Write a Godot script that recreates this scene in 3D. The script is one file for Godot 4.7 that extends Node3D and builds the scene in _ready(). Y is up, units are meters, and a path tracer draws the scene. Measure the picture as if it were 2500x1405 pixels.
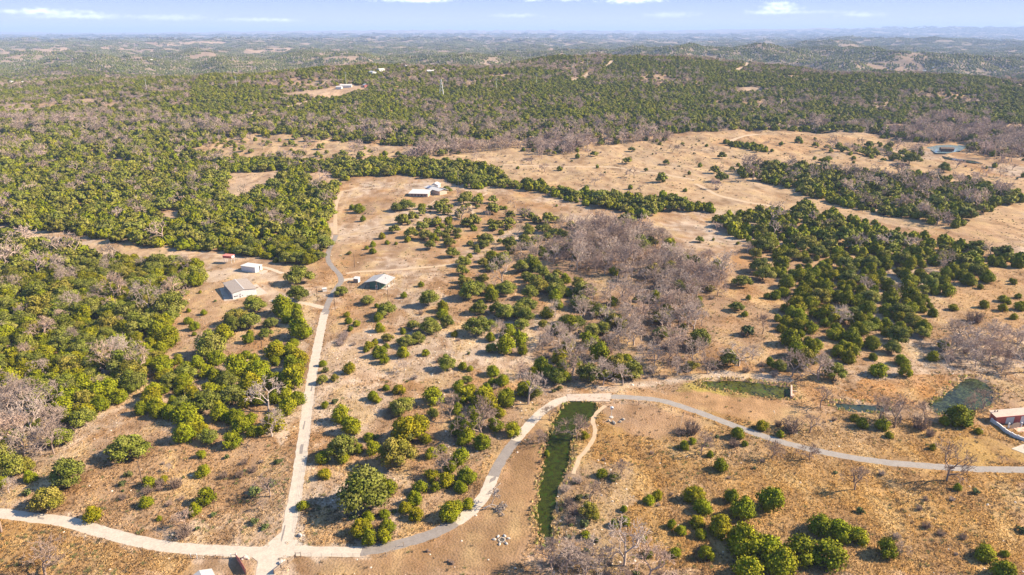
extends Node3D
# A ranch seen from a drone: lanes, ponds, barns, juniper and oak woods, hills fading into haze.

const BUMPS := [
	[-1215,-1500,14,700,420,400],
	[-594.9,-1330,24,330,420,350],
	[-301.3,-1330,20,330,430,350],
	[-17.14,-1480,26,360,480,350],
	[304,-1700,38,420,650,380],
	[631.3,-1560,22,420,520,380],
	[849.9,-1330,18,330,400,350],
	[-307.6,-1290,7,130,140,160],
	[-709.3,-2250,-26,1500,420,500],
	[820,-2200,-26,900,330,330],
	[678.5,-2900,26,150,110,500],
	[1094,-2950,18,180,110,500],
	[2062,-4600,40,260,160,500],
	[1558,-2700,18,200,110,500],
	[684.4,-3000,12,330,330,700],
	[1414,-2750,26,900,300,900],
	[1065,-3400,16,700,320,900],
	[169.2,-3300,34,110,160,260],
	[2133,-4700,26,330,350,800],
	[3494,-6500,62,900,600,1500],
	[-1039,-2800,16,700,500,800],
	[-222.9,-2600,26,420,420,700],
	[-4230,-6500,30,2500,1200,2500],
	[-1158,-8200,30,2600,1400,2500],
	[-4729,-2.4e+04,150,7000,5000,6000],
	[-1.976e+04,-2.6e+04,118,9000,6000,6000],
	[3519,-2.5e+04,122,6000,5000,6000],
	[8279,-2.1e+04,112,3200,3500,6000],
	[1.07e+04,-1.9e+04,108,3000,3000,6000],
	[1.341e+04,-1.7e+04,135,3500,3500,6000],
	[0,-1.35e+04,48,9000,1500,4000]]
const PAINTS := [
	["plain", Color(0.54, 0.38, 0.225), 0.9, 0.5, [-335.6,-799.8,-287.6,-811.8,-246.9,-787.5,-177.6,-747.8,-106.4,-714.3,-65.5,-734,22.5,-759.1,114.2,-770.9,212.4,-798.3,290.3,-819.8,360.1,-813,415.1,-788.2,389.3,-686.2,435.5,-576.1,330.7,-426.4,277.8,-426.4,158.4,-468.1,80.8,-531.2,-3.5,-576.6,-66,-646.9,-165.3,-657.1,-222.6,-677.1,-268.1,-647.9,-337.9,-708.7]],
	["plain_orange", Color(0.5, 0.3, 0.15), 0.7, 0.5, [212.8,-763.8,285.9,-806.7,355.7,-802.5,394.9,-765.6,328.1,-696.2,272.2,-702.3,228.4,-724.2]],
	["lower_gold", Color(0.43, 0.255, 0.09), 0.85, 1, [22.6,-206.8,41.3,-192.4,61.9,-200,111.4,-200,141.4,-194.8,164.8,-189.9,120.7,-127.1,7.7,-127.1,10.2,-136,17.9,-168.1]],
	["lower_gold_left", Color(0.43, 0.255, 0.09), 0.75, 1, [-139.7,-148,-122.9,-145.4,-97.7,-138.2,-79.5,-134.3,-75.4,-127.1,-124.7,-127.2]],
	["meadow_left", Color(0.45, 0.29, 0.16), 0.7, 0.9, [-129.7,-154.2,-129.2,-174.2,-115.5,-178.5,-93.7,-177.4,-75.4,-175.3,-71.3,-192.4,-62.3,-162.3,-58.3,-140.4,-64.3,-136.7,-84.3,-138.2,-106.2,-144.3,-125.3,-149.1]],
	["corner_gold", Color(0.5, 0.3, 0.125), 0.8, 1, [-56.8,-154.2,-43.6,-149.1,-37.9,-137.4,-50.2,-137.5,-54.5,-143.5]],
	["verge_gold", Color(0.5, 0.31, 0.14), 0.75, 1, [-31.7,-137.4,-26.4,-143.5,-13.7,-158.6,-2.6,-190,11.4,-209.6,6.9,-200,-1.3,-179.6,-5.9,-164.2,-14.1,-148.2,-21,-141.9]],
	["right_orange", Color(0.5, 0.255, 0.085), 0.85, 0.8, [127.9,-222.9,145.5,-227.7,168.4,-227.7,153.4,-215.3,137.6,-202.6,124.4,-206.7,117.7,-213.8]],
	["slope_right", Color(0.5, 0.32, 0.165), 0.75, 0.6, [184,-289.5,236.3,-327.4,284.4,-360.2,211.5,-256.4,176.5,-254.5,179.2,-271]],
	["slope_far_right", Color(0.52, 0.34, 0.19), 0.7, 0.6, [291,-426.4,376.4,-491.5,305.8,-390.9,281.4,-390.9]],
	["mow_mid", Color(0.34, 0.212, 0.11), 0.9, 0, [14.1,-205.4,17,-202.7,10.1,-180.7,8.1,-168.1,6,-149.9,3.6,-137.4,0.5,-129.1,0,-127.1,-53.1,-127.1,-52.9,-132.9,-37.1,-133.5,-19.6,-138.6,-10.7,-146.3,-4,-160,1.3,-178,8.1,-194.4]],
	["mow_left", Color(0.36, 0.24, 0.14), 0.9, 0, [-77.2,-132.4,-67.2,-132.4,-60.9,-132.9,-58.9,-127.1,-78.3,-127.1]],
	["mow_crossing", Color(0.47, 0.29, 0.15), 0.9, 0, [35.5,-213.3,65.8,-215.4,87.2,-209.5,100.9,-201.3,108.9,-197.4,94.6,-192.4,80.8,-194.9,72.5,-198.7,55.1,-206.8,35.9,-210.4]],
	["mow_pond", Color(0.42, 0.265, 0.155), 0.9, 0.05, [32.5,-206.8,43.8,-206.5,55.5,-202.1,66.3,-193.6,57.7,-188.7,46.4,-184.7,37.8,-187.1,30.5,-193.6]],
	["lawn_right", Color(0.5, 0.32, 0.115), 0.85, 0.1, [138.4,-183.3,149.8,-187,153.5,-182.9,157.5,-179.5,152.3,-172.1,136.4,-170,132.6,-175.8]],
	["barn_yard", Color(0.5, 0.33, 0.19), 0.85, 0.15, [-150.1,-285,-159.5,-319.2,-161.3,-340.6,-165,-357.5,-150.3,-366.9,-120.1,-343.8,-115.4,-322,-107.3,-302.5,-117.6,-287.4,-131.6,-285,-138.6,-271.3,-137.9,-250.9,-146.6,-271.4]],
	["barn_gravel", Color(0.6, 0.475, 0.36), 0.95, 0, [-163.8,-343.9,-153.3,-350.6,-123.8,-341.8,-117.3,-328,-125.7,-328,-146.9,-334.2,-152.9,-328.1,-159.2,-328.1]],
	["barn_gravel_b", Color(0.6, 0.475, 0.36), 0.9, 0, [-127.8,-328,-109.8,-310.6,-99.1,-300.9,-105.7,-297.3,-117.3,-297.4]],
	["pale_a", Color(0.6, 0.475, 0.36), 0.65, 0.4, [-77.4,-254.7,-62.2,-271.3,-34.1,-258.6,-16,-239.7,-25.6,-223.1,-52.7,-223.1,-66.2,-216.9,-74.9,-232.9]],
	["pale_b", Color(0.6, 0.475, 0.36), 0.7, 0.4, [-81.3,-192.5,-82.7,-232.9,-75.7,-216.9,-69.9,-187.6,-71,-180.7]],
	["pale_c", Color(0.6, 0.475, 0.36), 0.6, 0.4, [-55.6,-321.9,-34.5,-316.1,-29,-299.8,-44.5,-284.9,-55.3,-294.7]],
	["pale_d", Color(0.6, 0.475, 0.36), 0.6, 0.4, [-56,-158.6,-46.5,-162.3,-37.8,-172.1,-28.2,-164.2,-39.3,-155,-50.1,-153.3]],
	["pale_e", Color(0.6, 0.475, 0.36), 0.6, 0.4, [-98.4,-143.5,-82.8,-146.6,-74.5,-141.9,-79.5,-138.9,-90.2,-139.7]],
	["pale_g", Color(0.6, 0.475, 0.36), 0.6, 0.35, [-118.2,-243.4,-100,-247.1,-94.1,-271.3,-95.9,-289.8,-85.2,-271.3,-81.1,-232.9,-98.1,-208.2,-108.4,-187.6,-118.5,-197.5]],
	["pale_h", Color(0.6, 0.475, 0.36), 0.55, 0.4, [-17.3,-262.7,4.9,-247,12.5,-232.8,-1.5,-223,-18.7,-232.8]],
	["pale_f", Color(0.6, 0.475, 0.36), 0.55, 0.4, [-103.4,-427.4,-81.5,-492.8,-45.3,-492.6,-22.7,-531.8,-36.7,-457.9,-68.9,-427.3,-87.5,-400.1]],
	["pale_bank", Color(0.6, 0.5, 0.4), 0.75, 0.1, [26.6,-218.4,53,-224.6,79,-231.1,104.1,-227.8,103.2,-221.4,83.2,-224.6,58.3,-221.4,36.5,-215.4]],
	["creek_moss", Color(0.4, 0.33, 0.08), 0.8, 0.4, [57.3,-216.9,70.7,-223,72.4,-218.3,80.1,-214.5,90.5,-211,84.6,-210.4,65.8,-215.4]],
	["creek_floor", Color(0.36, 0.24, 0.155), 0.8, 0.5, [39.7,-426.9,76.5,-441.6,95.5,-391.2,109.9,-346.6,104.5,-299.6,78.7,-246.9,60.8,-232.8,29.7,-219.9,12.5,-232.8,8.3,-250.8,29,-299.7,18.2,-360.6]],
	["thicket_floor", Color(0.36, 0.27, 0.19), 0.75, 0.5, [13.2,-168.1,23.4,-174.2,34.7,-168,34.8,-155,26.4,-143.5,35.7,-127.1,4.8,-127.1,10.2,-137.4]],
	["bank_floor", Color(0.38, 0.27, 0.18), 0.6, 0.5, [-28.9,-226.2,0,-213.9,22.3,-219.9,11.3,-206.8,1.3,-187.6,-8.5,-172.1,-16.6,-166.1,-22.4,-190]],
	["left_bare_floor", Color(0.4, 0.29, 0.19), 0.7, 0.6, [-189,-220,-160.7,-208.3,-139.5,-183,-133.8,-160.4,-140.2,-151.6]],
	["firebreak", Color(0.54, 0.38, 0.225), 0.85, 0.1, [-337.4,-428.1,-304.8,-411.2,-271.7,-398.9,-230.5,-387.1,-184,-369.9,-155.9,-357.5,-156.6,-350.6,-184.7,-361.1,-223.8,-374.5,-267,-387.2,-300.5,-397.2,-317.8,-400.6]],
	["firebreak_b", Color(0.54, 0.38, 0.225), 0.8, 0.2, [-134.5,-532.5,-122.7,-469.3,-102.6,-360.9,-99.1,-360.9,-118.9,-469.3,-129.6,-532.4]],
	["clearing_0", Color(0.55, 0.39, 0.26), 0.9, 0.2, [-251.4,-604.5,-208.3,-618.3,-196.2,-590.8,-200.7,-541.3,-203.8,-513.7,-213.4,-505.9,-227.1,-531.5]],
	["clearing_1", Color(0.55, 0.39, 0.26), 0.9, 0.2, [-186.7,-607.7,-161.1,-607.5,-147.8,-560.3,-167.7,-565]],
	["clearing_2", Color(0.55, 0.39, 0.26), 0.9, 0.2, [-250.3,-467.5,-233.2,-474.3,-222.3,-443.7,-233.7,-441.7]],
	["clearing_3", Color(0.55, 0.39, 0.26), 0.9, 0.2, [-158.2,-395.2,-158.6,-425.7,-151.3,-411.7,-151.4,-382.9]],
	["clearing_4", Color(0.55, 0.39, 0.26), 0.9, 0.2, [-347.9,-1072.4,-299,-1125.9,-265.2,-1150,-228.1,-1146.4,-230.2,-1106,-261.3,-1047.4,-334.1,-1047]],
	["clearing_5", Color(0.55, 0.39, 0.26), 0.9, 0.2, [-3092.9,-5408.4,-2607.3,-5549.1,-2162,-4647.3,-2493.5,-4392.6]],
	["clearing_6", Color(0.55, 0.39, 0.26), 0.9, 0.2, [-3643.7,-5145.1,-2944.7,-4947.2,-2296.8,-3810.9,-2622.5,-3688.4]],
	["clearing_7", Color(0.55, 0.39, 0.26), 0.9, 0.2, [-1777.2,-4747.4,-1832.3,-5678.4,-1118.1,-4582.2,-1266.4,-4053.1]],
	["clearing_8", Color(0.55, 0.39, 0.26), 0.9, 0.2, [-44.1,-1280.1,3.7,-1281.2,0,-1250.7,-39.5,-1249.2]],
	["clearing_9", Color(0.55, 0.39, 0.26), 0.9, 0.2, [481.1,-2915,584.3,-2771.7,303.2,-1518.6,474.2,-2821]],
	["clearing_10", Color(0.55, 0.39, 0.26), 0.9, 0.2, [367.2,-1178.5,412.9,-1172.7,401.9,-1129.6,362.2,-1139.2]],
	["clearing_11", Color(0.55, 0.39, 0.26), 0.9, 0.2, [482.9,-1293.9,538.7,-1303.4,525.9,-1270.9,477.4,-1268.2]],
	["clearing_12", Color(0.55, 0.39, 0.26), 0.9, 0.2, [-713.7,-1107.9,-623.4,-1068.2,-608.7,-1047.2,-684.5,-1070.7]],
	["clearing_13", Color(0.55, 0.39, 0.26), 0.9, 0.2, [-1188.6,-1650.8,-1162,-1710,-1028.5,-1499,-1067.9,-1481.1]],
	["clearing_14", Color(0.55, 0.39, 0.26), 0.9, 0.2, [-139.8,-1283.1,-112.8,-1312.7,-103.4,-1288.3,-126.8,-1262.7]],
	["clearing_15", Color(0.55, 0.39, 0.26), 0.9, 0.2, [9130.3,-14349.4,7837.1,-11112.6,6157.8,-8721.2,7843.9,-12096.7]],
	["clearing_16", Color(0.55, 0.39, 0.26), 0.9, 0.2, [1351.7,-2635.7,1422.5,-2628.8,1419.4,-2578.2,1338.6,-2577.5]],
	["clearing_17", Color(0.55, 0.39, 0.26), 0.9, 0.2, [-3413.5,-6359.9,-2597.1,-7076.2,-2264.7,-6570,-3099.7,-5893.6]],
	["clearing_18", Color(0.55, 0.39, 0.26), 0.9, 0.2, [-1212.1,-5787,-810.5,-5966.8,-780.5,-5511.9,-1095.8,-5372.7]]]
const WATERS := [
	["long_green_pond", -0.45, [18.4,-207.3,20.6,-208.2,29.2,-207.3,28.1,-201.3,27.3,-199,23.6,-194.9,20.4,-189.2,18.6,-183.2,17.2,-173.6,15.8,-168.1,12.9,-160.4,11.6,-152.1,10.1,-144.4,10,-137.3,7.9,-136.6,7.3,-141.8,6.4,-147.6,7.6,-157.8,8.9,-168.1,10.9,-181.6,12.8,-190.9,16.4,-202.2]],
	["mossy_creek_pool", -0.45, [67.4,-221.7,71.5,-223.3,82.9,-223.6,92.6,-221.1,100.4,-218,97.6,-210.4,90.5,-211,80.2,-214.8,70.9,-218]],
	["dark_lower_pool", -0.6, [110.8,-208.1,118.1,-207,127,-206.4,128.5,-203.2,123.6,-201,115.1,-202.1,110.1,-204.8]],
	["shallow_blue_pond", -0.5, [168.2,-225.5,172.5,-225.8,173.5,-221.4,172.1,-215.3,165.3,-206.7,157.4,-202.1,149.6,-199.4,143.3,-200,143.1,-205.3,144.9,-207.5,156.9,-216.2]],
	["far_blue_pond", -1, [437.3,-726.2,457.5,-740.4,482.7,-745.5,483.8,-731.6,459.8,-704.3,436,-688.9,426.9,-690.9]],
	["creek_outlet", -0.6, [429.4,-684.6,433,-670.2,444.3,-656.3,443.5,-642.8,434.2,-646.5,424.9,-670.1]]]
const ROADS := [
	["junction_lane", "pale", 3.5, 0, [-57.2,-140.4,-57.8,-144.3,-60.3,-158.6,-65.3,-183,-70.8,-208.2,-75.7,-232.9,-81.2,-262.8,-85.8,-288.8]],
	["asphalt_lane", "asphalt", 2.7, 0.01, [-85.7,-288.3,-87.2,-302.5,-87.9,-315.1,-87.8,-325.5,-88.2,-331.6,-90.8,-339.2,-96.4,-349.8,-101.9,-360.9,-105.4,-372,-107.9,-387.6,-109.5,-404.5,-110.9,-414.3]],
	["left_lane", "pale", 3.6, 0, [-140.9,-149.6,-133.9,-148.9,-128.9,-148,-118.1,-146.3,-105,-142.1,-95,-138.9,-84.6,-136.6,-73.9,-135.3,-63.6,-134.7,-56.6,-135.2]],
	["pale_lane", "pale", 3.5, 0.005, [-56.7,-135.3,-51.5,-135,-45.4,-134.7,-37.2,-134.7]],
	["asphalt_curve", "asphalt", 3.3, 0.004, [-37.3,-134.9,-33.5,-135.7,-29.6,-136.9,-24.8,-138.9,-20.9,-140.9,-17,-143.8,-14.8,-145.7]],
	["pale_curve", "pale", 3.4, 0.004, [-14.9,-145.7,-13,-147.4,-10.7,-150.4,-7.9,-155.9,-6.4,-161.3,-5.5,-165.1]],
	["asphalt_straight", "asphalt", 3.2, 0.004, [-5.5,-165.1,-4.6,-168.5,-1.9,-176.7,1,-183.4]],
	["pale_straight", "pale", 3.3, 0.004, [1,-183.4,5.3,-192.2,9.3,-199.8,13.4,-205.4,15.9,-208.2,19.8,-210.4]],
	["asphalt_right_lane", "asphalt_light", 2.9, 0.004, [34.5,-211.3,43.1,-210.7,52.6,-208.2,62.2,-201.3,71,-193.6,78.3,-187.5,85.5,-182.4,93.9,-178,102.3,-174.6,110.9,-172.1,120.9,-170.4,132.1,-169,143.8,-168.4,156.6,-168]],
	["bottom_drive", "pale", 4.6, 0.002, [-59.1,-136,-59,-131.8,-58.2,-127.1,-57.1,-122.7]],
	["barn_driveway", "gravel", 3, 0.003, [-86.9,-293.8,-90.9,-295.8,-96.5,-298.9,-103,-300.9,-108.8,-301,-115.5,-303.6]],
	["back_driveway", "gravel", 2.4, 0, [-121.6,-341.8,-133.3,-350.5,-138.4,-352.6]],
	["green_house_drive", "gravel", 3.2, -0.004, [-87.9,-330.4,-85.9,-332.8,-82.6,-334.1]],
	["dirt_track", "dirt", 2.2, 0, [-88,-341.8,-83.1,-344.4,-65.9,-346.3,-51.1,-350.3,-38.1,-353.7,-22.8,-360.7]],
	["two_track_left", "dirt", 0.8, 0, [-111,-417.1,-104.8,-421.7,-92.8,-427.4,-81.7,-440.2,-71.5,-464.6,-62.7,-486.6,-58.1,-505.2]],
	["two_track_right", "dirt", 0.8, 0, [-108.7,-411.6,-103.3,-417.1,-91.4,-422.6,-79.5,-435.2,-69.2,-460.2,-60.5,-483,-55.6,-505.2]],
	["dirt_lane_north", "dirt", 2.6, 0, [-111.9,-416.2,-118.2,-442.4,-129.9,-493,-135.1,-525.5]],
	["dirt_lane_north_b", "dirt", 2.4, 0, [-135.1,-525.5,-134.8,-538.1,-125.6,-543.8,-106.2,-546.7]],
	["ranch_road", "dirt", 3.4, 0.12, [152.1,-560,155.6,-545.1,160.9,-517.2,169.5,-504.1,181.1,-492.7,195.4,-486.6]],
	["ranch_road_far", "dirt", 3, 0.15, [-7.7,-642.7,19.2,-640.7,57,-632.9,94,-625.4,127.4,-603.9,155.6,-574]],
	["ranch_road_top", "dirt", 4, 0.2, [233.4,-756.7,254.3,-781.1,274.7,-801.4,297.3,-812]],
	["footpath", "dirt", 1.3, 0, [32.1,-205.4,29,-201.3,26.7,-196.2,26.8,-190,25.8,-185.2,22.8,-178.5,20.3,-174.2,18.6,-169.1,17.8,-166.1]],
	["path_north", "dirt", 2, 0.05, [-19.4,-531.8,-30.2,-492.5,-25.4,-457.8]],
	["ridge_track", "dirt", 6, 0.8, [105.9,-1228,122.7,-1256.2,133.3,-1276.1,140.5,-1318.6]],
	["ridge_track", "dirt", 7, 0.8, [171.5,-1375.7,189.8,-1413.7,202,-1449.7]],
	["canyon_road", "dirt", 7, 0.8, [431.5,-1370.4,462.6,-1419.2,881.8,-2641.1,911.1,-2728.4]],
	["firebreak_track", "dirt", 5, 0.6, [-346.1,-924.1,-314.3,-980.6,-280.1,-1025.5]]]
const SLABS := [
	["junction_apron", "pale", 0, [-65.4,-134.3,-62.1,-136.3,-59.8,-140.7,-58.9,-142.2,-56.5,-142.2,-54.6,-139.2,-50.8,-136.9,-49.3,-134.3,-54.1,-133.5,-56.7,-129.6,-56.4,-126.5,-59.7,-126.5,-61.6,-131.5,-63.8,-133.2]],
	["asphalt_patch", "asphalt", 0.012, [-58.1,-136.4,-57.6,-138.3,-55.6,-138.2,-55.7,-136.4]],
	["asphalt_patch", "asphalt", 0.012, [-58.2,-137.5,-58.8,-141.9,-59.1,-144.4,-58.8,-144.4,-58.2,-141.3,-57.8,-137.5]],
	["asphalt_patch", "asphalt", 0.012, [-60.9,-136.4,-60.7,-137,-58.8,-137,-58.8,-136.4]],
	["asphalt_patch", "asphalt", 0.012, [-65.3,-179.4,-65.5,-181.4,-64.7,-181.4,-63.6,-176.3,-64.5,-176.3]],
	["asphalt_patch", "asphalt", 0.012, [-68.3,-194.9,-67.9,-194.9,-67,-189.8,-67.5,-189.8]],
	["asphalt_patch", "asphalt", 0.012, [-72.5,-218.5,-72,-218.5,-71.3,-214.9,-71.9,-214.9]],
	["asphalt_patch", "asphalt", 0.012, [-6.2,-163.8,-4.4,-165.5,-4.8,-163.4,-6.5,-161.9]],
	["asphalt_patch", "asphalt", 0.012, [-86.2,-285.9,-84.2,-291.3,-83.1,-286.9,-84,-285.9]],
	["asphalt_patch", "asphalt", 0.012, [-125.4,-147.9,-123.4,-147.5,-123.4,-146.8,-125.2,-147.3]],
	["creek_crossing", "concrete", 0.02, [19.3,-213.3,35.4,-213.6,34,-208.2,19.6,-208.5]],
	["barn_apron", "concrete", 0.02, [-131.1,-323.8,-129.6,-325,-119.8,-312.3,-123.3,-308.5,-127,-312.9]],
	["barn_apron", "concrete", 0.02, [-146.2,-319.2,-143.5,-319.2,-131.9,-303.6,-137,-302]],
	["shed_apron", "concrete", 0.02, [-135.5,-341.9,-133,-347.1,-130.6,-345.8,-131.8,-339.9]],
	["white_parking_pad", "pale", 0.02, [153.3,-178.9,158.9,-181.5,162.6,-179.5,159.9,-175.8,155.3,-176.3]]]
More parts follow.
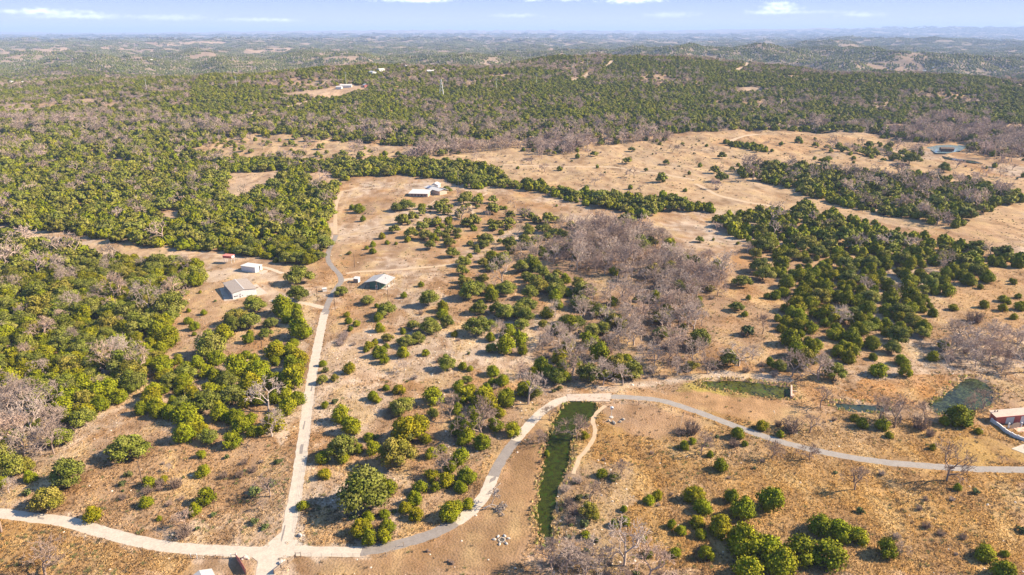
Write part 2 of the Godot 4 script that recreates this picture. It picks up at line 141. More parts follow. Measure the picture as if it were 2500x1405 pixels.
const WOODS := [
	["west wood below the firebreak", "in the dense wood left of the white barn", [0.42, 0.42, 0.13, 0.03], 4.5, 0.95, 1, [-334.1,-402.4,-297.8,-400.6,-266.4,-382.4,-230.7,-370,-192.1,-357.6,-171,-350.6,-157.3,-331.1,-160,-313.5,-152.9,-285.1,-140.2,-258.7,-136.8,-243.4,-135.3,-217,-133.6,-202.8,-140.2,-197.5,-145.2,-190,-160,-202.8,-182.8,-215.5,-195.7,-217]],
	["juniper rows left of the lane", "in the juniper rows left of the straight lane", [0.88, 0.1, 0.02, 0], 4.9, 0.74, 1, [-127.9,-250.9,-119.7,-247.1,-110.3,-239.8,-102,-243.4,-91.4,-250.8,-82.4,-239.8,-76.8,-223.1,-69.6,-192.4,-73.1,-187.6,-76.9,-179.6,-89.5,-179.6,-105,-183,-125.2,-200.1,-132.6,-232.9]],
	["oaks below the barn", "in the oak clump below the white barn", [0.45, 0.55, 0, 0], 5, 0.6, 1, [-126.1,-271.3,-121.3,-287.4,-111.2,-285,-98.5,-262.8,-109.4,-254.7,-121.1,-258.7]],
	["wood above the firebreak", "in the broad wood above the pale firebreak", [0.6, 0.36, 0.04, 0], 4.9, 0.95, 1, [-566,-691.8,-467.6,-699.8,-369.5,-648.6,-293.9,-653.8,-219.6,-667.1,-170.7,-643.7,-135.4,-518.7,-117.8,-427.5,-105.6,-368.2,-113.8,-352.5,-140.1,-363.9,-178.9,-379.8,-223.3,-392,-286.3,-418.5,-375.5,-443.1]],
	["bare wood at the lower bend", "in the grey bare wood beside the left lane", [0.05, 0.08, 0.72, 0.15], 4.4, 0.95, 1, [-192.7,-217,-165.9,-209.7,-149.3,-192.5,-138,-176.4,-135,-162.3,-131.3,-151.6,-144,-150.8]],
	["tree belt below the plain", "in the tree belt between the farmhouse and plain", [0.62, 0.38, 0, 0], 5.4, 0.95, 1, [-177.1,-657.1,-62.4,-650.7,-18.7,-622.5,0,-564,26.9,-553.2,48.2,-527.2,84.4,-512.2,120.2,-504.3,146.4,-482,141.1,-468.2,102,-474,95.4,-455.1,78.6,-455.2,78.7,-474.1,45.2,-492.1,22.6,-531.6,-16.8,-553.5,-32.8,-539,-55.8,-577,-96.7,-593.6,-139,-590.5,-143,-561.8]],
	["grove on the right hill", "in the long grove on the right hillside", [0.62, 0.25, 0.13, 0], 5.8, 0.95, 1, [201.7,-608.8,227.2,-630.3,246.1,-630.3,291,-603.6,336.7,-586.9,392.4,-563.2,391.3,-504.1,350.2,-479.5,318.3,-456.9,291,-426.4,272.9,-441.2,250.4,-467.9,227.9,-503.9,221.7,-544.9,195.4,-588.5]],
	["junipers on the right slope", "in the juniper wood on the right slope", [0.8, 0.16, 0.04, 0], 5.6, 0.76, 1, [132.4,-446.6,155,-457.1,200.1,-479.5,218.8,-467.9,240.1,-441.2,261.8,-399.2,288.9,-360.2,269.4,-345.1,259.3,-356.7,242.7,-324.4,224.5,-318.6,199.2,-299.5,182.5,-280,176.1,-262.5,154.4,-250.6,148.3,-224.5,136.2,-224.5,137.4,-239.6,127.9,-226.1,113.2,-216.8,106.2,-221.4,105.5,-239.6,119.4,-284.7,133.9,-327.5,141.1,-360.4,142,-391]],
	["bare creek woods", "in the grey bare creek wood mid-scene", [0.05, 0.06, 0.74, 0.15], 4.5, 0.92, 1, [39.3,-422.2,75.7,-436.6,90.6,-391.2,109.6,-353.4,105.7,-310.3,86.4,-297.1,83.4,-271.1,73.3,-289.6,69.8,-310.3,53.2,-333.8,22.4,-353.6,-4.7,-371.7,36.1,-383.2]],
	["mixed creek woods", "in the mixed thicket above the creek crossing", [0.22, 0.2, 0.42, 0.16], 5, 0.85, 0.9, [38.7,-299.7,68.8,-304.9,83.4,-271.1,71.9,-239.7,100.7,-239.6,105.3,-223,68.9,-227.8,36.8,-217.5,26.4,-216.3,0,-202.7,-1.5,-223,14,-232.8,8.3,-250.8,23.1,-271.2]],
	["oak savanna", "in the open oak savanna below the farmhouse", [0.15, 0.72, 0.05, 0.08], 8, 0.62, 0.9, [-87.5,-458.1,-69.3,-469.1,-46.3,-505.2,-15.4,-505,14.4,-468.7,45,-426.9,36.1,-383.2,-2.4,-375.5,-29.6,-360.8,-49.6,-375.6,-73.9,-408.8]],
	["oak savanna lower", "in the scattered oaks right of the green house", [0.25, 0.6, 0.05, 0.1], 7.6, 0.66, 1, [-38.7,-360.8,0,-360.7,22,-346.8,44.5,-299.7,23.1,-271.2,8.3,-250.8,12.6,-236.2,-7.9,-238,-21.9,-254.7,-18.3,-280.2,-26.8,-321.9]],
	["scrub of the middle field", "dotting the pale field beyond the long lane", [0.45, 0.15, 0.08, 0.32], 9, 0.55, 0.75, [-79.9,-271.3,-29,-299.8,-16.4,-247,-24.7,-213.9,-49.8,-208.2,-66.9,-214,-74.1,-232.9]],
	["thicket at the right creek", "in the bare thicket above the shallow pond", [0.1, 0.04, 0.72, 0.14], 5, 0.85, 0.9, [164.9,-248.7,186.9,-257.6,216.3,-258.4,192.1,-224.5,182.2,-227.7,174,-229.3,162.7,-231]],
	["thicket at the bottom edge", "in the bare thicket at the bottom edge", [0.02, 0.02, 0.56, 0.4], 4, 0.85, 0.75, [4,-131.1,15.2,-135.3,26.9,-132.5,39.8,-127.8,38.6,-122.7,3.8,-122.7]],
	["scrub on the pond's far bank", "on the rocky bank beside the long green pond", [0.02, 0.03, 0.25, 0.7], 3.3, 0.8, 0.7, [15.9,-165.1,20.1,-166.1,21.5,-156.8,18.4,-141.9,14.2,-135.3,10.7,-136,12.5,-148.2]],
	["clumps along the curved lane", "in the clumps beside the curved lane", [0.62, 0.1, 0.2, 0.08], 5.4, 0.6, 0.9, [-25.3,-236.2,-7.8,-232.8,0,-216.9,0.7,-192.4,-6.5,-187.6,-16,-192.4,-22.7,-208.2]],
	["junipers of the far right plain", "dotting the plain near the far pond", [0.5, 0.3, 0.2, 0], 9, 0.7, 1, [316.3,-718,356.7,-741.2,398,-753.6,411.1,-703.6,400.8,-655.8,368.3,-661.5,325.7,-681.4]],
	["row on the plain", "in the dark tree row on the plain", [0.95, 0.05, 0, 0], 5, 0.95, 0.9, [229.8,-747.2,244,-747.3,268,-702.3,256.6,-693.7,237,-724.2]],
	["grey line on the plain", "in the grey bare line edging the plain", [0.05, 0.05, 0.9, 0], 6, 0.9, 1, [-104.9,-703.5,-65.1,-729.6,22.3,-752.1,112.9,-761.3,181.3,-785.6,176.6,-763.7,88,-740.3,61.1,-681.7,28.8,-690.2,21.6,-724.8,-54.5,-703.3,-83.8,-666.4,-108.3,-670.6]],
	["open plain trees", "standing scattered on the tan plain", [0.3, 0.5, 0.15, 0.05], 26, 0.55, 1, [-285.4,-764,-173.6,-729.8,-62.9,-703.4,21.6,-724.8,206.8,-775.9,391.6,-777.8,406.9,-646.2,428.5,-576.1,385.3,-609.3,297.3,-617.7,210,-635.9,147.6,-491.6,80.8,-531.2,17.4,-576.5,-59,-656.5,-159.6,-666.8,-225.7,-687.2]],
	["scrub on the lower gold", "in the rough gold grass", [0.12, 0.05, 0.13, 0.7], 9, 0.4, 0.55, [28.7,-187.6,52.2,-187.5,82.3,-180.6,124.4,-166,140.5,-158.5,119.3,-127.8,87.3,-127.8,93,-149.9,75.6,-162.2,38.3,-149.9,24.1,-141.9]],
	["scrub in the left meadow", "in the rough left meadow", [0.15, 0, 0.1, 0.75], 6.5, 0.5, 0.55, [-111.1,-170.1,-92.3,-174.2,-74.6,-176.3,-65.2,-162.3,-61.4,-143.5,-70.7,-137.5,-92,-143.5,-110.4,-151.6]],
	["scrub of the barn field", "in the cleared field around the barn", [0.6, 0.1, 0, 0.3], 15, 0.3, 0.5, [-148,-280.4,-150.5,-322.1,-146.9,-334.2,-117.5,-322,-114.3,-299.9,-136.8,-271.3,-136.1,-247.1]],
	["scrub of the right slope", "dotting the orange slope at right", [0.7, 0.1, 0.1, 0.1], 13, 0.4, 0.6, [178.8,-280,236.6,-321.5,274.7,-346.4,215.8,-262.5,178.9,-258.5]],
	["scrub of the upper field", "scattered below the solar farmhouse", [0.45, 0.25, 0.1, 0.2], 14, 0.5, 0.6, [-120.8,-492.9,-81.5,-492.8,-22.7,-531.8,43.2,-468.6,82.1,-426.8,79.7,-360.5,132.4,-426.6,141.5,-375.2,118.3,-289.5,100,-246.9,80.3,-246.9,109.7,-310.3,85.6,-446.7,15.4,-504.8,-61.3,-391.6,-91.2,-360.9]],
	["bushes between pond and fields", "by the dark lower pool", [0.2, 0.05, 0.5, 0.25], 6, 0.6, 0.8, [112.9,-197.4,127.9,-200,140.8,-196.1,143.2,-191.1,131.8,-182.9,121.4,-187.5,110,-191.1]],
	["hill face edge", "along the foot of the wooded hill", [0.55, 0.25, 0.2, 0], 6.5, 0.9, 1, [-701.3,-818.3,-456.8,-814.3,-330.9,-787.7,-259.9,-799.5,-190.2,-763.9,-108.5,-729.7,-66.6,-747.7,22.8,-771,115.5,-780.6,216.2,-813.7,294.7,-833.1,427.6,-803.8,452.2,-754.5,456.8,-754.6,468.7,-886.5,129.2,-880.1,-231.5,-875.7,-812.1,-955.5]],
	["grey river wood", "in the grey river wood around the far pond", [0.28, 0.1, 0.6, 0.02], 6, 0.85, 1, [416.4,-790.8,449.5,-749.7,396,-675.9,404.1,-661.8,428.1,-662.1,469.4,-670.7,522.6,-677.7,615.9,-807.8,564.8,-917.7]],
	["left end of the plain", "scattered over the left end of the tan plain", [0.25, 0.5, 0.22, 0.03], 11, 0.5, 0.8, [-349.6,-787.9,-259.9,-799.5,-174.1,-752.3,-134.2,-703.6,-137.4,-655,-220.8,-671,-266.7,-644.1,-315.9,-677.5]],
	["brush on the right rim", "on the brushy right rim below the far pond", [0.25, 0.1, 0.45, 0.2], 11, 0.5, 0.9, [424.5,-656.1,464.1,-662.6,515.2,-667.3,416.9,-531,412.7,-568,414.8,-609.5]],
	["scrub of the plain", "dotting the tan plain as low scrub", [0.1, 0.02, 0.08, 0.8], 15, 0.4, 0.75, [-285.4,-764,-173.6,-729.8,-62.9,-703.4,21.6,-724.8,206.8,-775.9,391.6,-777.8,406.9,-646.2,428.5,-576.1,385.3,-609.3,297.3,-617.7,210,-635.9,147.6,-491.6,80.8,-531.2,17.4,-576.5,-59,-656.5,-159.6,-666.8,-225.7,-687.2]],
	["left upper wood", "in the upper left wood beneath the hill", [0.5, 0.38, 0.12, 0], 6.5, 0.9, 1, [-812.1,-955.5,-438.2,-877.7,-292.4,-811.8,-321.7,-764.2,-336,-704.5,-271.8,-657.5,-332.3,-652.1,-425.9,-678.5,-600,-692.9]]]
const CLEARINGS := [
	[447.7,-754.4,499.8,-755.4,463.1,-691.4,468.1,-662.6,435.7,-627.7,411.5,-654,405.3,-678.1],
	[-163.8,-343.9,-153.3,-350.6,-123.8,-341.8,-117.3,-328,-125.7,-328,-146.9,-334.2,-152.9,-328.1,-159.2,-328.1],
	[-337.4,-428.1,-304.8,-411.2,-271.7,-398.9,-230.5,-387.1,-184,-369.9,-155.9,-357.5,-156.6,-350.6,-184.7,-361.1,-223.8,-374.5,-267,-387.2,-300.5,-397.2,-317.8,-400.6],
	[-251.4,-604.5,-208.3,-618.3,-196.2,-590.8,-200.7,-541.3,-203.8,-513.7,-213.4,-505.9,-227.1,-531.5],
	[-186.7,-607.7,-161.1,-607.5,-147.8,-560.3,-167.7,-565],
	[-250.3,-467.5,-233.2,-474.3,-222.3,-443.7,-233.7,-441.7],
	[-158.2,-395.2,-158.6,-425.7,-151.3,-411.7,-151.4,-382.9],
	[-347.9,-1072.4,-299,-1125.9,-265.2,-1150,-228.1,-1146.4,-230.2,-1106,-261.3,-1047.4,-334.1,-1047],
	[-3092.9,-5408.4,-2607.3,-5549.1,-2162,-4647.3,-2493.5,-4392.6],
	[-3643.7,-5145.1,-2944.7,-4947.2,-2296.8,-3810.9,-2622.5,-3688.4],
	[-1777.2,-4747.4,-1832.3,-5678.4,-1118.1,-4582.2,-1266.4,-4053.1],
	[-44.1,-1280.1,3.7,-1281.2,0,-1250.7,-39.5,-1249.2],
	[481.1,-2915,584.3,-2771.7,303.2,-1518.6,474.2,-2821],
	[367.2,-1178.5,412.9,-1172.7,401.9,-1129.6,362.2,-1139.2],
	[482.9,-1293.9,538.7,-1303.4,525.9,-1270.9,477.4,-1268.2],
	[-713.7,-1107.9,-623.4,-1068.2,-608.7,-1047.2,-684.5,-1070.7],
	[-1188.6,-1650.8,-1162,-1710,-1028.5,-1499,-1067.9,-1481.1],
	[-139.8,-1283.1,-112.8,-1312.7,-103.4,-1288.3,-126.8,-1262.7],
	[9130.3,-14349.4,7837.1,-11112.6,6157.8,-8721.2,7843.9,-12096.7],
	[1351.7,-2635.7,1422.5,-2628.8,1419.4,-2578.2,1338.6,-2577.5],
	[-3413.5,-6359.9,-2597.1,-7076.2,-2264.7,-6570,-3099.7,-5893.6],
	[-1212.1,-5787,-810.5,-5966.8,-780.5,-5511.9,-1095.8,-5372.7]]
const SINGLES := [
	["J", 55.5, -126.2, 6.7, "sixth juniper left of the big bottom-edge juniper pair"],
	["J", 115.3, -126.5, 5.4, "second juniper this side of the tall bare tree by the right lane"],
	["B", -110.2, -127.2, 8.7, "large leafless tree this side of the bend of the left lane"],
	["J", 63.6, -127.9, 7.8, "second large juniper left of the big bottom-edge juniper pair"],
	["J", 75.7, -131.2, 7.9, "large juniper closest of several right of the big bottom-edge juniper pair"],
	["J", 70.1, -132.1, 7.2, "juniper closest of several left of the big bottom-edge juniper pair"],
	["J", 47.3, -132.5, 3.6, "eighth juniper left of the big bottom-edge juniper pair"],
	["J", 115.1, -132.6, 5.0, "juniper closest of several this side of the tall bare tree by the right lane"],
	["J", 61.8, -132.6, 8.2, "third large juniper left of the big bottom-edge juniper pair"],
	["J", 91.4, -133.4, 4.8, "fourth juniper right of the big bottom-edge juniper pair"],
	["J", 33.1, -133.4, 2.4, "sixth small juniper right of the narrow foot of the green pond"],
	["J", 40.1, -133.6, 2.8, "seventh small juniper right of the narrow foot of the green pond"],
	["J", 56.9, -134.3, 8.1, "fourth large juniper left of the big bottom-edge juniper pair"],
	["S", 18.3, -134.3, 1.8, "small green shrub closest of several right of the narrow foot of the green pond"],
	["J", 56.1, -137.4, 5.1, "fifth juniper left of the big bottom-edge juniper pair"],
	["J", -35.7, -138, 3.7, "fifth juniper left of the curve of the asphalt lane"],
	["S", 21.1, -138.2, 1.4, "second small green shrub right of the narrow foot of the green pond"],
	["J", 86.2, -138.3, 5.1, "third juniper right of the big bottom-edge juniper pair"],
	["J", -32.2, -138.5, 3.5, "second juniper left of the curve of the asphalt lane"],
	["J", 33, -138.9, 1.9, "fifth small juniper right of the narrow foot of the green pond"],
	["N", 114.1, -139.5, 2.3, "small grey shrub this side of the tall bare tree by the right lane"],
	["J", 83.2, -139.8, 6.2, "second juniper right of the big bottom-edge juniper pair"],
	["J", 18.6, -139.8, 2.4, "small juniper closest of several right of the narrow foot of the green pond"],
	["J", 47.8, -139.9, 3.1, "ninth small juniper left of the big bottom-edge juniper pair"],
	["N", 109.2, -140.7, 2.3, "second small grey shrub this side of the lone bare tree in the gold grass"],
	["N", -83.4, -140.7, 4.7, "grey shrub beyond the lower-left corner fence"],
	["J", -38.6, -141, 5.2, "sixth juniper left of the curve of the asphalt lane"],
	["J", 43, -141.1, 2.7, "twelfth small juniper left of the big bottom-edge juniper pair"],
	["J", 79, -141.6, 6.3, "juniper closest of several beyond the big bottom-edge juniper pair"],
	["J", 53.1, -141.8, 5.7, "seventh juniper left of the big bottom-edge juniper pair"],
	["S", 130.3, -141.9, 2.5, "small green shrub this side of the tall bare tree by the right lane"],
	["B", -131, -142, 7.3, "leafless tree left of the bend of the left lane"],
	["J", -31.8, -142.2, 4.0, "juniper closest of several left of the curve of the asphalt lane"],
	["S", -64, -142.9, 2.3, "small green shrub closest of several left of the lane junction"],
	["N", 106.9, -143.3, 2.5, "small grey shrub closest of several this side of the lone bare tree in the gold grass"],
	["J", 41.3, -143.4, 2.5, "eighth small juniper right of the narrow foot of the green pond"],
	["J", 26.5, -144.1, 2.4, "second small juniper right of the narrow foot of the green pond"],
	["J", 47.9, -144.5, 3.6, "tenth juniper left of the big bottom-edge juniper pair"],
	["J", 29.3, -144.7, 2.8, "third small juniper right of the narrow foot of the green pond"],
	["S", -67.1, -145, 2.1, "second small green shrub left of the lane junction"],
	["J", -92.7, -146.6, 1.5, "small juniper right of the bend of the left lane"],
	["J", -37.9, -147, 3.4, "seventh juniper left of the curve of the asphalt lane"],
	["S", -42, -147, 2.2, "small green shrub right of the lane junction"],
	["J", -110.2, -147.1, 4.2, "juniper left of the bend of the left lane"],
	["O", 20.4, -147.3, 5.4, "live oak right of the narrow foot of the green pond"],
	["J", -16.4, -147.3, 5.4, "juniper closest of several beyond the curve of the asphalt lane"],
	["J", -25.4, -147.3, 3.7, "second juniper beyond the curve of the asphalt lane"],
	["J", -33.8, -147.9, 2.9, "fourth small juniper left of the curve of the asphalt lane"],
	["J", 61.3, -148.4, 6.7, "third juniper beyond the big bottom-edge juniper pair"],
	["S", 92.9, -149, 2.2, "small green shrub this side of the lone bare tree in the gold grass"],
	["J", -84.6, -149.3, 3.8, "juniper closest of several beyond the lower-left corner fence"],
	["S", -31.2, -149.7, 1.5, "small green shrub left of the curve of the asphalt lane"],
	["J", 29.8, -149.9, 2.0, "fourth small juniper right of the narrow foot of the green pond"],
	["J", -28.4, -149.9, 3.5, "third juniper left of the curve of the asphalt lane"],
	["J", 51, -150, 5.0, "eleventh juniper left of the big bottom-edge juniper pair"],
	["J", -15, -150.2, 3.7, "second juniper left of the fallen dead tree"],
	["J", -56.1, -150.7, 3.2, "small juniper closest of several beyond the lane junction"],
	["J", 69.5, -150.9, 7.0, "second juniper beyond the big bottom-edge juniper pair"],
	["O", -124.9, -151.6, 8.2, "large live oak left of the bend of the left lane"],
	["J", -11.8, -151.9, 3.4, "juniper closest of several left of the fallen dead tree"],
	["O", -40, -151.9, 13.0, "large live oak left of the curve of the asphalt lane"],
	["J", -26.8, -153.1, 3.9, "third juniper beyond the curve of the asphalt lane"],
	["J", 37.3, -153.3, 3.3, "second juniper right of the long green pond's middle"],
	["B", 21.2, -153.6, 5.1, "leafless tree this side of the long green pond's middle"],
	["J", -83.3, -153.8, 4.5, "second juniper beyond the lower-left corner fence"],
	["J", 60, -154.3, 3.8, "fourth juniper beyond the big bottom-edge juniper pair"],
	["J", 49.6, -154.6, 5.2, "13th juniper left of the big bottom-edge juniper pair"],
	["J", 39.9, -155, 2.9, "third small juniper right of the long green pond's middle"],
	["S", -71.4, -157.2, 3.4, "green shrub beyond the lower-left corner fence"],
	["N", -101.3, -157.7, 3.4, "second grey shrub right of the lone utility pole in the left meadow"],
	["J", -25.5, -157.9, 4.2, "fourth juniper beyond the curve of the asphalt lane"],
	["J", -34.7, -157.9, 5.0, "eighth juniper left of the curve of the asphalt lane"],
	["J", -14.6, -158.6, 3.7, "third juniper left of the fallen dead tree"],
	["J", -21.6, -158.8, 2.7, "fifth small juniper left of the fallen dead tree"],
	["B", 95.9, -159.1, 6.0, "leafless tree this side of the lone bare tree in the gold grass"],
	["J", -37.4, -160, 4.4, "ninth juniper left of the curve of the asphalt lane"],
	["S", -67.8, -160.4, 2.8, "small green shrub beyond the lane junction"],
	["N", -94.6, -160.4, 4.2, "third grey shrub right of the lone utility pole in the left meadow"],
	["N", -99.4, -161, 2.9, "small grey shrub closest of several right of the lone utility pole in the left meadow"],
	["S", -110, -161.6, 2.1, "small green shrub closest of several left of the lone utility pole in the left meadow"],
	["J", -19, -161.7, 4.6, "fourth juniper left of the fallen dead tree"],
	["O", -125.3, -161.9, 10.1, "large live oak closest of several left of the lone utility pole in the left meadow"],
	["J", -12.5, -162.8, 5.6, "juniper closest of several beyond the fallen dead tree"],
	["B", 124.1, -163.2, 8.4, "large leafless tree this side of the tall bare tree by the right lane"],
	["J", -137.4, -163.3, 3.5, "juniper closest of several left of the lone utility pole in the left meadow"],
	["O", 29.3, -163.8, 3.2, "small live oak right of the long green pond's middle"],
	["J", -23.4, -164.2, 4.2, "sixth juniper left of the fallen dead tree"],
	["J", -54.2, -164.6, 3.8, "second juniper beyond the lane junction"],
	["B", 31.4, -164.7, 4.9, "leafless tree right of the long green pond's middle"],
	["N", -82.7, -164.8, 2.6, "fourth small grey shrub right of the lone utility pole in the left meadow"],
	["N", -78.4, -165, 2.6, "fifth small grey shrub right of the lone utility pole in the left meadow"],
	["J", 25.9, -165.1, 3.1, "small juniper closest of several right of the long green pond's middle"],
	["S", -111.1, -165.4, 2.4, "second small green shrub left of the lone utility pole in the left meadow"],
	["J", -89.3, -165.9, 4.0, "juniper closest of several right of the lone utility pole in the left meadow"],
	["O", -143.4, -166.1, 7.1, "third live oak left of the lone utility pole in the left meadow"],
	["B", -18.4, -167.5, 6.9, "leafless tree beyond the fallen dead tree"],
	["J", -17.9, -167.7, 3.6, "second juniper beyond the fallen dead tree"],
	["N", -75.5, -167.7, 2.6, "seventh small grey shrub right of the lone utility pole in the left meadow"],
	["O", -142.4, -168.1, 6.0, "second live oak left of the lone utility pole in the left meadow"],
	["J", 61, -168.4, 4.2, "second juniper left of the middle of the right lane"],
	["O", -34.1, -171.1, 10.9, "large live oak beyond the curve of the asphalt lane"],
	["N", -79.4, -171.3, 2.2, "sixth small grey shrub right of the lone utility pole in the left meadow"],
	["B", 145.3, -171.4, 2.4, "small leafless tree left of the right end of the white boundary wall"],
	["J", -15, -171.7, 5.4, "third juniper beyond the fallen dead tree"],
	["N", 8.2, -171.9, 1.2, "small grey shrub left of the long green pond's middle"],
	["S", -69.4, -171.9, 2.4, "small green shrub this side of the long lane's midpoint"],
	["J", -56.6, -172.1, 3.7, "third juniper beyond the lane junction"],
	["J", -50.2, -172.5, 3.9, "fourth juniper beyond the lane junction"],
	["B", 89.3, -173.5, 4.9, "leafless tree this side of the middle of the right lane"],
	["S", -85.9, -174, 1.7, "small green shrub right of the lone utility pole in the left meadow"],
	["B", 78.1, -174.2, 4.9, "leafless tree left of the middle of the right lane"],
	["J", -93.7, -174.7, 3.0, "second small juniper right of the lone utility pole in the left meadow"],
	["J", -24.3, -175, 4.0, "fourth juniper beyond the fallen dead tree"],
	["O", -51.4, -175.1, 9.1, "large live oak this side of the long lane's midpoint"],
	["J", 59.9, -175.4, 2.5, "third small juniper this side of the right lane's gate posts"],
	["O", -115.6, -175.5, 11.4, "large live oak beyond the lone utility pole in the left meadow"],
	["J", 10.5, -175.9, 2.0, "small juniper beyond the long green pond's middle"],
	["B", 57.4, -176.3, 6.2, "leafless tree this side of the right lane's gate posts"],
	["J", -21.6, -177.4, 3.2, "fifth juniper beyond the fallen dead tree"],
	["J", -42.5, -177.4, 4.2, "ninth juniper right of the long lane's midpoint"],
	["J", -46.7, -177.4, 3.4, "juniper this side of the long lane's midpoint"],
	["J", 128.8, -178.6, 1.9, "small juniper beyond the tall bare tree by the right lane"],
	["J", -9.2, -179.6, 5.3, "juniper closest of several left of the long green pond's middle"],
	["J", 53, -179.8, 3.2, "second small juniper this side of the right lane's gate posts"],
	["N", 68.5, -180.7, 3.5, "grey shrub left of the middle of the right lane"],
	["J", -15.3, -181.8, 3.6, "second juniper left of the long green pond's middle"],
	["O", -140.1, -181.9, 7.6, "fourth large live oak left of the lone utility pole in the left meadow"],
	["B", 8.3, -182, 4.6, "leafless tree left of the bare tree over the pond"],
	["J", 56.2, -182.7, 2.6, "small juniper closest of several this side of the right lane's gate posts"],
	["J", -26.9, -183, 3.6, "sixth juniper beyond the fallen dead tree"],
	["O", -34.7, -183, 7.0, "live oak left of the fallen dead tree"],
	["J", -32.7, -184.1, 9.0, "seventh large juniper beyond the fallen dead tree"],
	["J", -44.9, -184.1, 3.6, "eighth juniper right of the long lane's midpoint"],
	["B", 20.5, -184.5, 8.0, "large leafless tree this side of the bare tree over the pond"],
	["B", -9.4, -184.8, 10.3, "large leafless tree closest of several left of the long green pond's middle"],
	["J", 119, -185.2, 2.7, "third small juniper this side of the dark lower pool"],
	["J", 23.1, -185.2, 2.6, "small juniper right of the bare tree over the pond"],
	["J", -14.6, -185.2, 6.5, "third juniper left of the long green pond's middle"],
	["S", -42.9, -185.3, 1.9, "second small green shrub right of the long lane's midpoint"],
	["S", 64.7, -185.4, 1.8, "small green shrub this side of the right lane's gate posts"],
	["J", 71.3, -185.7, 3.9, "juniper closest of several left of the middle of the right lane"],
	["J", 85.1, -186.4, 2.6, "small juniper closest of several beyond the middle of the right lane"],
	["J", 0.1, -186.6, 4.9, "juniper closest of several left of the bare tree over the pond"],
	["N", 53.5, -187.5, 3.9, "second grey shrub this side of the right lane's gate posts"],
	["J", -17, -187.6, 5.2, "fourth juniper left of the long green pond's middle"],
	["J", 148.7, -188, 2.6, "small juniper closest of several left of the right end of the white boundary wall"],
	["B", 95.3, -188.2, 5.8, "leafless tree right of the middle of the right lane"],
	["N", 57.6, -188.3, 5.8, "grey shrub closest of several this side of the right lane's gate posts"],
	["J", -51.3, -188.3, 6.3, "sixth juniper right of the long lane's midpoint"],
	["J", -30.2, -188.8, 6.6, "eighth juniper beyond the fallen dead tree"],
	["N", 89.6, -189, 6.6, "grey shrub closest of several beyond the middle of the right lane"],
	["J", -5.3, -190, 5.3, "second juniper left of the bare tree over the pond"],
	["J", 119.6, -190.2, 4.5, "juniper closest of several this side of the dark lower pool"],
	["J", 80.6, -190.4, 4.2, "second juniper beyond the middle of the right lane"],
	["N", 131.6, -190.6, 6.6, "grey shrub right of the dark lower pool"],
	["B", 123.7, -190.9, 8.2, "second large leafless tree this side of the dark lower pool"],
	["J", 113.2, -191.4, 3.7, "second juniper this side of the dark lower pool"],
	["J", 144.3, -191.8, 2.4, "second small juniper left of the right end of the white boundary wall"],
	["N", 86.5, -192.1, 2.9, "second small grey shrub beyond the middle of the right lane"],
	["J", -12, -192.4, 5.9, "third juniper left of the bare tree over the pond"],
	["O", -140, -192.5, 8.0, "fifth large live oak left of the lone utility pole in the left meadow"],
	["J", 145.7, -193.3, 8.0, "large juniper left of the striped red house"],
	["J", 141.2, -193.3, 3.5, "third juniper left of the right end of the white boundary wall"],
	["B", -20.2, -194.4, 6.7, "second leafless tree left of the long green pond's middle"],
	["B", 135.6, -194.6, 6.2, "leafless tree right of the dark lower pool"],
	["J", -56, -194.9, 5.9, "second juniper right of the long lane's midpoint"],
	["J", 112.7, -195.3, 3.0, "small juniper left of the dark lower pool"],
	["N", 106.1, -195.3, 1.9, "small grey shrub left of the dark lower pool"],
	["B", 121.2, -195.6, 6.8, "leafless tree closest of several this side of the dark lower pool"],
	["B", 12.5, -196.4, 4.1, "leafless tree beyond the bare tree over the pond"],
	["O", -26.2, -197.7, 4.1, "second live oak right of the long lane's midpoint"],
	["O", -36.9, -200.3, 8.0, "large live oak closest of several right of the long lane's midpoint"],
	["B", 154.6, -200.5, 5.0, "second leafless tree this side of the shallow blue pond"],
	["B", 159.9, -202.6, 7.0, "leafless tree closest of several this side of the shallow blue pond"],
	["J", -9.2, -202.7, 8.3, "fourth large juniper left of the bare tree over the pond"],
	["J", -139.1, -202.8, 5.6, "second juniper left of the lone utility pole in the left meadow"],
	["B", 105, -203.4, 7.3, "leafless tree this side of the concrete dam"],
	["J", -63.6, -203.5, 2.4, "small juniper closest of several right of the long lane's midpoint"],
	["J", -2.2, -205.4, 6.3, "juniper closest of several left of the concrete creek crossing"],
	["J", -27.4, -206.8, 7.1, "tenth juniper right of the long lane's midpoint"],
	["S", -60.7, -206.8, 2.3, "small green shrub closest of several right of the long lane's midpoint"],
	["J", -46.8, -207.4, 3.1, "fourth small juniper right of the long lane's midpoint"],
	["J", -16.6, -208.2, 6.4, "second juniper left of the concrete creek crossing"],
	["J", -48.6, -209.6, 3.4, "third juniper right of the long lane's midpoint"],
	["J", -39.9, -213.7, 4.4, "seventh juniper right of the long lane's midpoint"],
	["J", -45, -216.3, 2.9, "fifth small juniper right of the long lane's midpoint"],
	["J", -42.8, -242.6, 4.8, "seventh juniper right of the grey brush pile"],
	["J", -52.5, -242.6, 5.8, "sixth juniper right of the grey brush pile"],
	["O", -118.5, -243.8, 12.0, "second large live oak left of the grey brush pile"],
	["J", -87.8, -244.1, 5.2, "third juniper left of the grey brush pile"],
	["J", -2, -246.2, 7.5, "third large juniper left of the concrete creek crossing"],
	["J", -58.2, -247, 2.3, "third small juniper right of the grey brush pile"],
	["J", -94.7, -248.2, 5.9, "fourth juniper left of the grey brush pile"],
	["J", -50.9, -250, 2.7, "fifth small juniper right of the grey brush pile"],
	["J", -58, -250.8, 4.0, "juniper closest of several right of the grey brush pile"],
	["J", -89.1, -252, 5.0, "second juniper left of the grey brush pile"],
